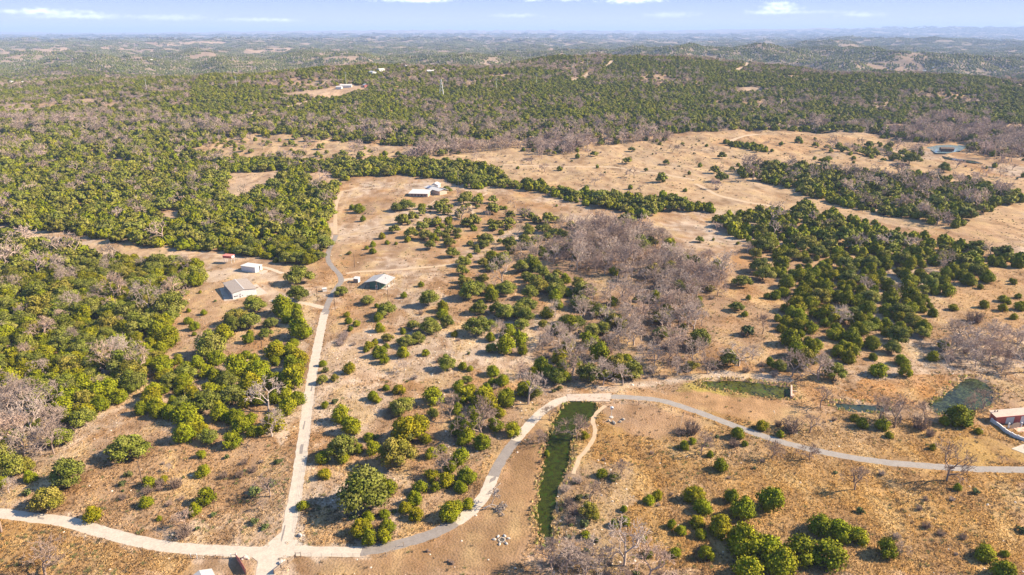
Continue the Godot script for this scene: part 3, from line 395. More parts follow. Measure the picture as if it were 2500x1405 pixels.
	["O", -43.1, -252.7, 7.0, "second live oak right of the grey brush pile"],
	["J", 3, -253.9, 6.0, "juniper closest of several beyond the concrete creek crossing"],
	["J", -56.2, -253.9, 2.7, "second small juniper right of the grey brush pile"],
	["O", -38.7, -255.9, 6.1, "fourth live oak right of the grey brush pile"],
	["J", -108.5, -255.9, 4.4, "fifth juniper left of the grey brush pile"],
	["O", -51.5, -257.5, 4.8, "live oak closest of several right of the grey brush pile"],
	["J", -88.2, -260.7, 9.6, "large juniper closest of several left of the grey brush pile"],
	["O", -103.5, -261.2, 5.8, "live oak closest of several left of the grey brush pile"],
	["J", -1.6, -261.9, 6.2, "second juniper beyond the concrete creek crossing"],
	["J", -134.1, -262.8, 2.1, "third small juniper this side of the white barn"],
	["S", 100.4, -263.4, 5.9, "green shrub beyond the mossy creek pool"],
	["B", 106.1, -263.8, 6.2, "leafless tree beyond the concrete dam"],
	["O", -14.6, -264, 11.5, "sixth large live oak right of the grey brush pile"],
	["O", -35.1, -266.1, 10.1, "fifth large live oak right of the grey brush pile"],
	["J", -56.4, -267, 4.2, "fourth juniper right of the grey brush pile"],
	["O", -119.1, -267, 7.7, "second large live oak left of the driveway mouth"],
	["J", -69.4, -267.8, 2.5, "small juniper closest of several beyond the grey brush pile"],
	["J", -136.7, -268.7, 4.4, "second juniper this side of the white barn"],
	["O", -43, -269.9, 5.3, "third live oak right of the grey brush pile"],
	["O", -113.4, -270.5, 9.9, "large live oak closest of several left of the driveway mouth"],
	["O", -104.8, -271.3, 6.4, "live oak this side of the driveway mouth"],
	["J", -67.6, -272.6, 3.6, "second juniper beyond the grey brush pile"],
	["J", -93.6, -274.8, 7.2, "juniper this side of the driveway mouth"],
	["O", -121.2, -274.9, 10.4, "second large live oak this side of the white barn"],
	["J", -71.8, -275.3, 3.2, "third juniper beyond the grey brush pile"],
	["J", -142.5, -275.8, 4.0, "juniper closest of several this side of the white barn"],
	["N", 203.9, -276.8, 8.0, "large grey shrub beyond the shallow blue pond"],
	["O", 6, -277.4, 8.0, "large live oak closest of several beyond the concrete creek crossing"],
	["J", -100.5, -278, 6.2, "third juniper left of the driveway mouth"],
	["J", 223.8, -280.4, 3.3, "juniper closest of several right of the shallow blue pond"],
	["O", -2.9, -281.6, 8.4, "eighth large live oak right of the grey brush pile"],
	["J", -74.2, -283.5, 3.1, "small juniper closest of several right of the driveway mouth"],
	["J", 189.5, -283.7, 4.1, "juniper closest of several beyond the shallow blue pond"],
	["J", -103.7, -286, 10.0, "second large juniper left of the driveway mouth"],
	["O", -154.3, -286, 13.8, "large live oak left of the white barn"],
	["O", -14.9, -286.3, 7.8, "seventh large live oak right of the grey brush pile"],
	["J", 224.9, -289.4, 3.8, "second juniper right of the shallow blue pond"],
	["J", -99.8, -289.8, 5.6, "juniper closest of several left of the driveway mouth"],
	["O", -118.1, -289.8, 10.5, "large live oak closest of several this side of the white barn"],
	["O", 103.1, -290, 6.4, "live oak closest of several beyond the mossy creek pool"],
	["O", 37.4, -290.1, 6.4, "second live oak beyond the concrete creek crossing"],
	["J", 233.8, -290.9, 5.3, "third juniper right of the shallow blue pond"],
	["J", 203.1, -290.9, 4.2, "second juniper beyond the shallow blue pond"],
	["O", 6.6, -291.2, 9.4, "fifth large live oak right of the green metal house"],
	["O", 32, -292.1, 9.5, "third large live oak beyond the concrete creek crossing"],
	["J", 219, -293.4, 4.2, "fourth juniper beyond the shallow blue pond"],
	["J", -62.8, -293.7, 2.3, "second small juniper right of the driveway mouth"],
	["O", -39, -295.7, 8.8, "large live oak closest of several right of the green metal house"],
	["O", -67.9, -298.3, 7.1, "live oak right of the driveway mouth"],
	["J", 233.1, -301, 4.7, "fourth juniper right of the shallow blue pond"],
	["O", -101.7, -302.5, 10.1, "large live oak left of the last pole below the barn"],
	["O", -20.2, -305.1, 11.8, "third large live oak right of the green metal house"],
	["J", 243.2, -305.3, 3.1, "fifth small juniper right of the shallow blue pond"],
	["J", 122.6, -305.4, 3.0, "small juniper beyond the concrete dam"],
	["J", -51.9, -306.2, 3.0, "small juniper closest of several right of the green metal house"],
	["O", -82.9, -310, 6.8, "live oak right of the last pole below the barn"],
	["J", 175.9, -310.2, 5.2, "third juniper beyond the shallow blue pond"],
	["O", -3.2, -312.1, 10.4, "fourth large live oak right of the green metal house"],
	["J", -152.7, -312.4, 1.8, "small juniper left of the white barn"],
	["O", -165.9, -319.8, 9.8, "large live oak left of the small white shed"],
	["O", -23.2, -320.7, 7.8, "second large live oak right of the green metal house"],
	["J", -45.7, -321.9, 3.3, "second juniper right of the green metal house"],
	["O", 115.7, -322.2, 9.9, "second large live oak beyond the mossy creek pool"],
	["J", -159, -322.7, 8.3, "second large juniper left of the small white shed"],
	["J", 254.1, -324.4, 3.3, "sixth juniper right of the shallow blue pond"],
	["O", -108.8, -326.2, 13.8, "large live oak right of the white barn"],
	["O", 129.3, -331.2, 10.1, "large live oak closest of several beyond the concrete dam"],
	["J", -161.6, -336.8, 2.8, "small juniper closest of several left of the small white shed"],
	["O", 131.5, -343.9, 10.9, "second large live oak beyond the concrete dam"],
	["J", 109.6, -348, 6.2, "juniper closest of several beyond the mossy creek pool"],
	["J", 262.2, -353.2, 5.4, "fifth juniper beyond the shallow blue pond"],
	["J", -170.1, -354, 3.6, "juniper left of the red-roofed stilt canopy"],
	["J", 95.6, -360.5, 5.9, "second juniper beyond the mossy creek pool"],
	["O", 137.8, -367.6, 7.9, "large live oak this side of the ranch road's bend"],
	["J", -80.2, -376.5, 4.3, "juniper closest of several beyond the start of the dirt track"],
	["J", 156.5, -377.4, 5.7, "juniper this side of the ranch road's bend"],
	["J", -85.6, -384.4, 2.7, "second small juniper beyond the start of the dirt track"],
	["J", -82.8, -390, 3.7, "third juniper beyond the start of the dirt track"],
	["J", -75.3, -395, 3.0, "fourth small juniper beyond the start of the dirt track"],
	["J", -80.3, -406.2, 4.1, "fifth juniper beyond the start of the dirt track"],
	["J", -100.4, -446.4, 3.9, "third juniper this side of the solar-roofed farmhouse"],
	["J", -107.4, -469.3, 8.1, "second large juniper left of the solar-roofed farmhouse"],
	["O", -81.8, -473.7, 9.3, "second large live oak this side of the solar-roofed farmhouse"],
	["J", -35, -474.6, 4.1, "second juniper this side of the solar-roofed farmhouse"],
	["O", -75.8, -478.3, 11.2, "large live oak closest of several this side of the solar-roofed farmhouse"],
	["J", -114.6, -478.5, 5.0, "juniper closest of several left of the solar-roofed farmhouse"],
	["J", -64.9, -480.6, 5.9, "juniper closest of several this side of the solar-roofed farmhouse"],
	["O", -35.6, -492.5, 10.3, "second large live oak right of the solar-roofed farmhouse"],
	["O", -51.8, -532, 8.4, "large live oak closest of several right of the solar-roofed farmhouse"],
	["O", -33.6, -553.6, 13.5, "third large live oak right of the solar-roofed farmhouse"],
	["O", 387.1, -609.3, 11.0, "large live oak closest of several right of the ranch road's bend"],
	["O", 373.6, -642, 15.4, "second large live oak right of the ranch road's bend"],
	["J", 294.9, -645.4, 6.2, "juniper right of the ranch road's bend"]]
const FARHOUSES := [-1099.9,-1604.3,-1061.7,-1509.3,-2035.1,-3091,-1697.7,-2778.9,-1661.7,-3069.8,-1421.5,-2832,-1287.9,-2935.4,-186.6,-1418.5,-149.8,-1306.7,-50.2,-1466,-59.1,-2586.1,-232.5,-1267.4,-195.8,-1315,-192.1,-1370.7,-241,-1235.2,-175.6,-2804.4,201.8,-7143.2,510.3,-6943.7,775.1,-8075.1,-1069.6,-4964.6,-3578.1,-11535.4,-3386.4,-12261.4,-4513.9,-13136.5,1224.9,-9435.9,1824.7,-11555,1410.7,-7130.1,1839,-7568.4,1805.5,-6792.6,2372.7,-8574.2,2242.6,-9026.9,1815.1,-5828.7,1496,-2543.8,1461.4,-2533.2,-10083.4,-18857.5,-9569,-15876,-11437.7,-17975.9,-3408.8,-6706.5,-7341.1,-11121.1,-7042.9,-12369.3,-5406.8,-11691.4,-4817.3,-12386.7,-1931.7,-7962.2,-590.8,-6969.6,-1282.5,-7326.8,-1546.5,-11927.5,-348.5,-8825.1,-36.5,-6457.1,304.6,-5978.6,808.2,-4595.4,4626.1,-11080.4,3225.9,-6729.4,8866,-13686.3,433.9,-1490.3,-152.4,-2674.3]

const KINDS := {
	"J": ["juniper_tree", "tree", "juniper"], "O": ["live_oak_tree", "tree", "live oak"],
	"B": ["leafless_tree", "tree", "leafless tree"], "S": ["green_shrub", "shrub", "green shrub"], "N": ["grey_shrub", "shrub", "grey leafless shrub"]}

var rng := RandomNumberGenerator.new()
var n_roll := FastNoiseLite.new()
var n_hill := FastNoiseLite.new()
var n_edge := FastNoiseLite.new()
var n_patch := FastNoiseLite.new()
var n_fine := FastNoiseLite.new()
var n_field := FastNoiseLite.new()
var counts := {}
var M := {}
var paints := []
var waters := []
var woods := []
var clearings := []
var road_lines := []
var proto := {}
var batch := {}
var taken := {}
var full := {}
var SLAB_AREAS := []
var thin := .036


func _ready() -> void:
	rng.seed = 7
	var cam := Camera3D.new()
	cam.name = "camera"
	cam.position = Vector3(0, 120, 0)
	cam.rotation_degrees = Vector3(-20.48, 0, 0)
	cam.fov = 45.7
	cam.near = 1.0
	cam.far = 70000.0
	add_child(cam)
	cam.current = true
	sky_and_sun()
	noises()
	materials()
	zones()
	terrain()
	roads()
	water()
	prototypes()
	buildings()
	small_things()
	single_trees()
	scattered_trees()
	far_woods()
	ground_cover()
	far_houses()


func sky_and_sun() -> void:
	var sky := ProceduralSkyMaterial.new()
	sky.sky_top_color = Color(.25, .48, .96).linear_to_srgb()
	sky.sky_horizon_color = Color(1.0, 1.0, 1.0).linear_to_srgb()
	sky.sky_curve = .026
	sky.ground_bottom_color = Color(.30, .25, .20).linear_to_srgb()
	sky.ground_horizon_color = Color(.55, .62, .72).linear_to_srgb()
	sky.ground_curve = .03
	sky.sky_energy_multiplier = 1.0
	sky.sky_cover = clouds()
	var e := Environment.new()
	e.background_mode = Environment.BG_SKY
	e.sky = Sky.new()
	e.sky.sky_material = sky
	e.background_energy_multiplier = .34
	e.tonemap_mode = Environment.TONE_MAPPER_LINEAR
	e.tonemap_exposure = 2.9
	e.sdfgi_enabled = true
	e.ssao_enabled = true
	e.ssil_enabled = true
	e.fog_enabled = true
	e.fog_light_color = Color(.47, .64, .97).linear_to_srgb()
	e.fog_density = .000072
	var w := WorldEnvironment.new()
	w.name = "world_environment"
	w.environment = e
	add_child(w)
	var sun := DirectionalLight3D.new()
	sun.name = "sun"
	sun.light_energy = 1.6
	sun.light_color = Color(1.0, .93, .83)
	sun.light_angular_distance = .5
	sun.shadow_enabled = true
	add_child(sun)
	sun.look_at_from_position(Vector3(81.7, 57.4, -5.0), Vector3.ZERO)


# clouds of the sky: azimuth and elevation in degrees, half width, half height, strength
func clouds() -> ImageTexture:
	var im := Image.create(4096, 2048, false, Image.FORMAT_RGBA8)
	im.fill(Color(1, 1, 1, 0))
	var nz := FastNoiseLite.new()
	nz.seed = 5
	nz.frequency = .9
	nz.fractal_octaves = 4
	var list := [[-12.5, 1.45, 3.2, .28, .9], [-13.5, 1.72, 1.4, .2, 1.0], [-8.5, 1.15, 2.6, .2, .7], [-4.5, 1.25, 3.2, .22, .75], [-4.4, .42, 1.7, .16, 1.0], [-4.0, 1.7, .8, .14, .8], [-20.6, 1.22, .9, .14, .9], [8.3, 1.28, .9, .16, .8],
		[13.0, 2.0, 1.4, .22, 1.1], [18.0, 1.9, 1.5, .24, 1.1], [20.3, 1.85, .6, .14, .7], [-33.2, 1.25, .9, .16, 1.1], [-31.2, 1.0, .8, .1, .5], [34.0, 1.5, 1.6, .18, .7], [34.5, .6, 1.5, .18, .8], [-28.0, 1.0, 5.0, .2, .35], [27.0, .7, 5, .2, .3], [4.0, 1.0, 5, .25, .3], [-15, .45, 6, .16, .5]]
	var r := RandomNumberGenerator.new()
	r.seed = 21
	for k in 80:
		list.append([40.0 + r.randf() * 280.0, .4 + r.randf() * 3.0, .8 + r.randf() * 3.0, .12 + r.randf() * .2, .4 + r.randf() * .6])
	for c in list:
		var x0 := int((c[0] - c[2] * 1.6 + 180.0) / 360.0 * 4096.0)
		var x1 := int((c[0] + c[2] * 1.6 + 180.0) / 360.0 * 4096.0)
		var y0 := int((90.0 - c[1] - c[3] * 2.2) / 180.0 * 2048.0)
		var y1 := int((90.0 - c[1] + c[3] * 2.2) / 180.0 * 2048.0)
		for y in range(y0, y1 + 1):
			for x in range(x0, x1 + 1):
				var az: float = (x + .5) / 4096.0 * 360.0 - 180.0
				var el: float = 90.0 - (y + .5) / 2048.0 * 180.0
				var dx: float = (az - c[0]) / c[2]
				var dy: float = (el - c[1]) / c[3]
				if dy < 0.0:
					dy *= 1.5
				var v: float = 1.0 - sqrt(dx * dx + dy * dy) + nz.get_noise_2d(az * 1.6, el * 7.0) * .75
				v = clampf(v * 1.1, 0.0, 1.0) * c[4] * .9
				var at := posmod(x, 4096)
				im.set_pixel(at, y, Color(1, 1, 1, clampf(im.get_pixel(at, y).a + v, 0, .95)))
	return ImageTexture.create_from_image(im)


func noises() -> void:
	var k := 0
	for n in [n_roll, n_hill, n_edge, n_patch, n_fine, n_field]:
		k += 1
		n.seed = 100 + k
		n.noise_type = FastNoiseLite.TYPE_SIMPLEX_SMOOTH
		n.fractal_octaves = 3
	n_roll.frequency = 1.0 / 70.0
	n_hill.frequency = 1.0 / 520.0
	n_edge.frequency = 1.0 / 14.0
	n_patch.frequency = 1.0 / 34.0
	n_fine.frequency = 1.0 / 7.0
	n_field.frequency = 1.0 / 420.0


func zones() -> void:
	for p in PAINTS:
		paints.append({"name": p[0], "color": p[1], "mix": p[2], "tuft": p[3], "poly": area(p[4]), "box": box_of(area(p[4])).grow(4.0)})
	for p in WATERS:
		var a := area(p[2])
		waters.append({"name": p[0], "poly": a, "box": box_of(a).grow(4.0), "level": 0.0, "drop": p[1]})
	for w in waters:
		var at: Vector2 = w.box.get_center()
		if at.length() < 500.0:
			w.level = base_height(at.x, at.y) + w.drop
		else:
			w.level = -99.0
			for q in w.poly:
				w.level = maxf(w.level, base_height(q.x, q.y))
			w.level += .15
	for p in WOODS:
		var a := area(p[6])
		woods.append({"group": p[0], "where": p[1], "weights": p[2], "spacing": p[3], "fill": p[4], "size": p[5], "poly": a, "box": box_of(a)})
	for p in CLEARINGS:
		var a := area(p)
		clearings.append({"poly": a, "box": box_of(a)})
	for r in ROADS:
		road_lines.append({"line": area(r[4]), "width": r[2], "box": box_of(area(r[4])).grow(r[2] + 2.0)})


func area(a: Array) -> PackedVector2Array:
	var out := PackedVector2Array()
	for k in range(0, a.size(), 2):
		out.append(Vector2(a[k], a[k + 1]))
	return out


func box_of(a: PackedVector2Array) -> Rect2:
	var r := Rect2(a[0], Vector2.ZERO)
	for p in a:
		r = r.expand(p)
	return r


func inside(list: Array, p: Vector2) -> bool:
	for c in list:
		if c.box.has_point(p) and Geometry2D.is_point_in_polygon(p, c.poly):
			return true
	return false


func on_road(p: Vector2, margin: float) -> bool:
	for r in road_lines:
		if r.box.has_point(p):
			var line: PackedVector2Array = r.line
			for k in line.size() - 1:
				if Geometry2D.get_closest_point_to_segment(p, line[k], line[k + 1]).distance_to(p) < r.width * .5 + margin:
					return true
	return false


func base_height(x: float, z: float) -> float:
	var y := 0.0
	for b in BUMPS:
		var dx: float = (x - b[0]) / b[3]
		var dz: float = (z - b[1]) / (b[4] if z > b[1] else b[5])
		var q := dx * dx + dz * dz
		if q < 9.0:
			y += b[2] * exp(-q)
	var d := sqrt(x * x + z * z)
	y += n_roll.get_noise_2d(x, z) * lerpf(.35, 4.0, smoothstep(300.0, 1100.0, d))
	if d > 900.0:
		y += n_hill.get_noise_2d(x, z) * lerpf(44.0, 80.0, smoothstep(5000.0, 14000.0, d)) * smoothstep(900.0, 2300.0, d)
	return y


func height(x: float, z: float) -> float:
	var y := base_height(x, z)
	if z > -330.0:
		var p := Vector2(x, z)
		for w in waters:
			if w.box.has_point(p):
				var sd := 99.0
				var a: PackedVector2Array = w.poly
				for k in a.size():
					sd = minf(sd, Geometry2D.get_closest_point_to_segment(p, a[k], a[(k + 1) % a.size()]).distance_to(p))
				if Geometry2D.is_point_in_polygon(p, a):
					sd = -sd
				y = lerpf(w.level - .6, y, smoothstep(-1.6, 1.6, sd + n_fine.get_noise_2d(x * 2.0, z * 2.0) * .7))
	return y


# the colour of the soil and dry grass, in linear values
func soil(x: float, z: float) -> Color:
	var a := n_patch.get_noise_2d(x, z)
	var b := n_fine.get_noise_2d(x, z)
	var c := n_patch.get_noise_2d(x * .31 + 900.0, z * .31)
	var col := Color(.45, .30, .185)
	col = col.lerp(Color(.43, .245, .11), clampf(.3 + a * 1.1, 0, 1))
	col = col.lerp(Color(.60, .48, .37), clampf((c + b * .45 - .02) * 1.7, 0, .85))
	var d := sqrt(x * x + z * z)
	var p := Vector2(x + n_edge.get_noise_2d(x, z) * 3.0, z + n_edge.get_noise_2d(x + 500.0, z) * 4.0)
	if d > 5000.0:
		p = Vector2(x, z)
	for q in paints:
		if q.box.has_point(p) and Geometry2D.is_point_in_polygon(p, q.poly):
			var k: Color = q.color
			col = col.lerp(k, q.mix * clampf(.85 + a * .45 + b * .35, .3, 1.0))
	if d > 850.0 and not inside(clearings, p + Vector2(n_field.get_noise_2d(x * 3.0, z * 3.0), n_field.get_noise_2d(z * 3.0, x * 3.0)) * (90.0 if d > 2000.0 else 0.0)) and not plain_at(p):
		var f := n_field.get_noise_2d(x, z)
		var wood := col.lerp(Color(.44, .33, .22), .4)
		if d > 2400.0:
			wood = Color(.34, .26, .175).lerp(Color(.42, .32, .23), clampf(a * 1.2 + .35, 0, 1))
			if f > .22:
				wood = wood.lerp(Color(.40, .29, .20), clampf((f - .22) * 5.0 + b * .6, 0, .9))
		col = wood
	if d < 900.0:
		var e := n_edge.get_noise_2d(x * .9 + 300.0, z * .45)
		col = col.lerp(Color(.27, .155, .075), clampf((e - .12) * 1.6, 0, .6))
		col = col.lerp(Color(.62, .44, .22), clampf((-e - .1) * 1.5, 0, .55))
	var v := 1.0 + b * .22 + a * .10
	v *= .84
	return Color(col.r * v, col.g * v, col.b * v)


func plain_at(p: Vector2) -> bool:
	var q: Dictionary = paints[0]
	return q.box.has_point(p) and Geometry2D.is_point_in_polygon(p, q.poly)


func tuft_at(p: Vector2) -> float:
	var t := .55
	for q in paints:
		if q.box.has_point(p) and Geometry2D.is_point_in_polygon(p, q.poly):
			t = q.tuft
	return t


func numbered(called: String) -> String:
	counts[called] = counts.get(called, 0) + 1
	return called if counts[called] == 1 else "%s_%03d" % [called, counts[called] - 1]


func thing(called: String, label: String, category: String, at := Vector3.ZERO, turn := 0.0, group := "") -> Node3D:
	var o := Node3D.new()
	o.name = numbered(called)
	add_child(o, true)
	o.position = at
	o.rotation.y = turn
	tag(o, label, category, group)
	return o


func tag(o: Node, label: String, category := "", group := "", kind := "") -> void:
	o.set_meta("label", label)
	if category:
		o.set_meta("category", category)
	if group:
		o.set_meta("group", group)
	if kind:
		o.set_meta("kind", kind)


func put(called: String, mesh: Mesh, mat: Material, parent: Node = null, at := Vector3.ZERO, turn := 0.0) -> MeshInstance3D:
	var o := MeshInstance3D.new()
	o.mesh = mesh
	o.material_override = mat
	o.position = at
	o.rotation.y = turn
	if parent:
		o.name = called
		parent.add_child(o, true)
	else:
		o.name = numbered(called)
		add_child(o, true)
	return o


func mat(c: Color, rough := .9, metal := 0.0, spec := .3) -> StandardMaterial3D:
	var m := StandardMaterial3D.new()
	m.albedo_color = c.linear_to_srgb()
	m.roughness = rough
	m.metallic = metal
	m.metallic_specular = spec
	return m


# grain for a surface: two layers of noise between lo and 1
func grain(size: int, fine: float, coarse: float, lo: float, tint := Color.WHITE) -> ImageTexture:
	var a := FastNoiseLite.new()
	a.seed = int(fine * 1000)
	a.frequency = fine
	a.fractal_octaves = 3
	var b := FastNoiseLite.new()
	b.seed = int(coarse * 7000) + 3
	b.frequency = coarse
	b.fractal_octaves = 3
	var ia := a.get_seamless_image(size, size)
	var ib := b.get_seamless_image(size, size)
	ia.convert(Image.FORMAT_L8)
	ib.convert(Image.FORMAT_L8)
	var da := ia.get_data()
	var db := ib.get_data()
	var out := PackedByteArray()
	out.resize(size * size * 3)
	for k in size * size:
		var v := lo + (1.0 - lo) * clampf((da[k] / 255.0 * .6 + db[k] / 255.0 * .4 - .5) * 1.7 + .5, 0, 1)
		var t := db[k] / 255.0
		out[k * 3] = int(255.0 * pow(v * lerpf(1.0, tint.r, t), .4545))
		out[k * 3 + 1] = int(255.0 * pow(v * lerpf(1.0, tint.g, t), .4545))
		out[k * 3 + 2] = int(255.0 * pow(v * lerpf(1.0, tint.b, t), .4545))
	return ImageTexture.create_from_image(Image.create_from_data(size, size, false, Image.FORMAT_RGB8, out))


func textured(c: Color, tex: Texture2D, metres: float, rough := .9) -> StandardMaterial3D:
	var m := mat(c, rough)
	m.albedo_texture = tex
	m.uv1_triplanar = true
	m.uv1_world_triplanar = true
	m.uv1_scale = Vector3.ONE / metres
	return m


func materials() -> void:
	# ground: dry grass clumps, bare soil and pale stones in one tile
	var size := 1024
	var fa := FastNoiseLite.new()
	fa.seed = 1
	fa.frequency = .055
	fa.fractal_octaves = 4
	var fb := FastNoiseLite.new()
	fb.seed = 2
	fb.frequency = .012
	fb.fractal_octaves = 4
	var fc := FastNoiseLite.new()
	fc.seed = 3
	fc.noise_type = FastNoiseLite.TYPE_CELLULAR
	fc.frequency = .06
	fc.cellular_return_type = FastNoiseLite.RETURN_CELL_VALUE
	var ims := []
	for f in [fa, fb, fc]:
		var im: Image = f.get_seamless_image(size, size)
		im.convert(Image.FORMAT_L8)
		ims.append(im)
	var da: PackedByteArray = ims[0].get_data()
	var db: PackedByteArray = ims[1].get_data()
	var dc: PackedByteArray = ims[2].get_data()
	var out := PackedByteArray()
	out.resize(size * size * 3)
	for k in size * size:
		var a := da[k] / 255.0
		var b := db[k] / 255.0
		var c := dc[k] / 255.0
		var v := .56 + .36 * a + .12 * b
		var stone := clampf((c - .86) * 12.0, 0, 1) * clampf((b - .42) * 6.0, 0, 1)
		var weed := clampf((.36 - a) * 5.0, 0, .6) * clampf((.58 - b) * 5.0, 0, 1)
		var r := lerpf(lerpf(v, 1.0, stone * .8), .44, weed)
		var g := lerpf(lerpf(v, 1.0, stone * .9), .48, weed)
		var l := lerpf(lerpf(v, 1.0, stone), .42, weed)
		out[k * 3] = int(255.0 * pow(clampf(r, 0, 1), .4545))
		out[k * 3 + 1] = int(255.0 * pow(clampf(g, 0, 1), .4545))
		out[k * 3 + 2] = int(255.0 * pow(clampf(l, 0, 1), .4545))
	var tile := ImageTexture.create_from_image(Image.create_from_data(size, size, false, Image.FORMAT_RGB8, out))
	var bump: Image = ims[0].duplicate()
	bump.convert(Image.FORMAT_RGBA8)
	bump.bump_map_to_normal_map(5.0)
	var g := StandardMaterial3D.new()
	g.albedo_color = Color.WHITE
	g.vertex_color_use_as_albedo = true
	g.albedo_texture = tile
	g.normal_enabled = true
	g.normal_texture = ImageTexture.create_from_image(bump)
	g.normal_scale = .55
	g.roughness = 1.0
	g.metallic_specular = .15
	g.detail_enabled = true
	g.detail_blend_mode = BaseMaterial3D.BLEND_MODE_MUL
	g.detail_uv_layer = BaseMaterial3D.DETAIL_UV_2
	g.detail_albedo = grain(512, .03, .009, .74, Color(1.0, .96, .90))
	M.ground = g
	var g512 := grain(512, .035, .008, .76)
	M.pale = textured(Color(0.447, 0.378, 0.297), g512, 14.0)
	M.gravel = textured(Color(0.533, 0.421, 0.305), grain(512, .09, .02, .55), 9.0)
	M.dirt = textured(Color(.43, .315, .20), g512, 11.0)
	M.asphalt = textured(Color(0.224, 0.194, 0.168), g512, 12.0)
	M.asphalt_light = textured(Color(0.267, 0.237, 0.206), g512, 12.0)
	M.concrete = textured(Color(0.43, 0.348, 0.271), g512, 16.0)
	M.white_metal = textured(Color(0.602, 0.602, 0.602), grain(256, .03, .01, .86), 6.0, .5)
	M.white = mat(Color(0.585, 0.568, 0.533), .6)
	M.roof_taupe = textured(Color(0.31, 0.254, 0.202), grain(256, .03, .01, .8), 7.0, .55)
	M.roof_grey = textured(Color(0.387, 0.37, 0.344), grain(256, .04, .012, .8), 5.0, .4)
	M.roof_white = textured(Color(0.499, 0.473, 0.43), grain(256, .04, .012, .82), 5.0, .5)
	M.green = mat(Color(.055, .13, .10), .6)
	M.dark = mat(Color(.03, .03, .032), .8)
	M.red = textured(Color(.50, .13, .10), grain(256, .05, .015, .7), 3.0, .6)
	M.red_faded = textured(Color(.55, .19, .15), grain(256, .05, .015, .7), 3.0, .7)
	M.wood = textured(Color(.33, .26, .20), grain(256, .08, .02, .6), 2.0)
	M.wood_dark = textured(Color(.16, .11, .08), grain(256, .08, .02, .6), 2.0)
	M.bark = textured(Color(.26, .21, .17), grain(256, .08, .02, .5), 1.5)
	M.stone = textured(Color(0.43, 0.37, 0.292), grain(256, .07, .02, .6), 1.6)
	M.stone_white = textured(Color(0.516, 0.464, 0.396), grain(256, .07, .02, .7), 1.2)
	M.solar = mat(Color(.03, .05, .13), .12, 0.0, .6)
	M.glass = mat(Color(.05, .07, .09), .08, 0.0, .6)
	M.steel = mat(Color(.35, .34, .33), .5, .6)
	M.tan_plaster = textured(Color(.55, .42, .32), g512, 8.0)
	M.terracotta = textured(Color(.62, .40, .30), g512, 8.0)
	M.ash = mat(Color(.06, .055, .05), 1.0)
	var algae := textured(Color(.040, .054, .004), grain(512, .05, .012, .10, Color(1.25, 1.0, .6)), 13.0, .5)
	algae.metallic_specular = .2
	M.algae = algae
	var moss := textured(Color(.085, .095, .010), grain(512, .04, .010, .04, Color(1.2, 1.0, .6)), 24.0, .14)
	moss.metallic_specular = .25
	M.moss = moss
	var dark_water := textured(Color(.035, .05, .035), grain(256, .04, .01, .5), 22.0, .1)
	dark_water.metallic_specular = .3
	M.dark_water = dark_water
	var blue_water := textured(Color(.055, .068, .034), grain(512, .05, .007, .12, Color(1.15, 1.1, .55)), 42.0, .16)
	blue_water.metallic_specular = .3
	M.blue_water = blue_water
	var turquoise := textured(Color(.20, .28, .29), g512, 40.0, .08)
	turquoise.metallic_specular = .8
	M.turquoise = turquoise
	var leaf := StandardMaterial3D.new()
	leaf.vertex_color_use_as_albedo = true
	leaf.roughness = .75
	leaf.metallic_specular = .2
	leaf.cull_mode = BaseMaterial3D.CULL_DISABLED
	leaf.backlight_enabled = true
	leaf.backlight = Color(.35, .35, .12)
	M.leaf = leaf
	var twig := StandardMaterial3D.new()
	twig.vertex_color_use_as_albedo = true
	twig.roughness = 1.0
	twig.metallic_specular = .1
	M.twig = twig
	var td: StandardMaterial3D = twig.duplicate()
	td.albedo_color = Color(.62, .56, .52).linear_to_srgb()
	M.twig_dark = td
	# leaf tints for trees that are objects of their own
	M.leaf_tints = []
	for c in [Color(1, 1, 1), Color(.82, .86, .8), Color(.97, .86, .72), Color(.72, .8, .76), Color(.88, .96, .8), Color(.64, .7, .62)]:
		var m: StandardMaterial3D = leaf.duplicate()
		m.albedo_color = c.linear_to_srgb()
		M.leaf_tints.append(m)
	M.twig_tints = []
	for c in [Color(1, 1, 1), Color(.85, .83, .82), Color(.95, .85, .78), Color(.7, .66, .64)]:
		var m: StandardMaterial3D = twig.duplicate()
		m.albedo_color = c.linear_to_srgb()
		M.twig_tints.append(m)


# ------------------------------------------------------------------ ground
func steps(first: float, until: float, fine_until: float) -> PackedFloat32Array:
	var out := PackedFloat32Array()
	var v := first
	while v < until:
		out.append(v)
		v += 1.35 if v < fine_until else (1.35 + (v - fine_until) * .016 if v < 5000.0 else (v - 3600.0) * .05)
	return out


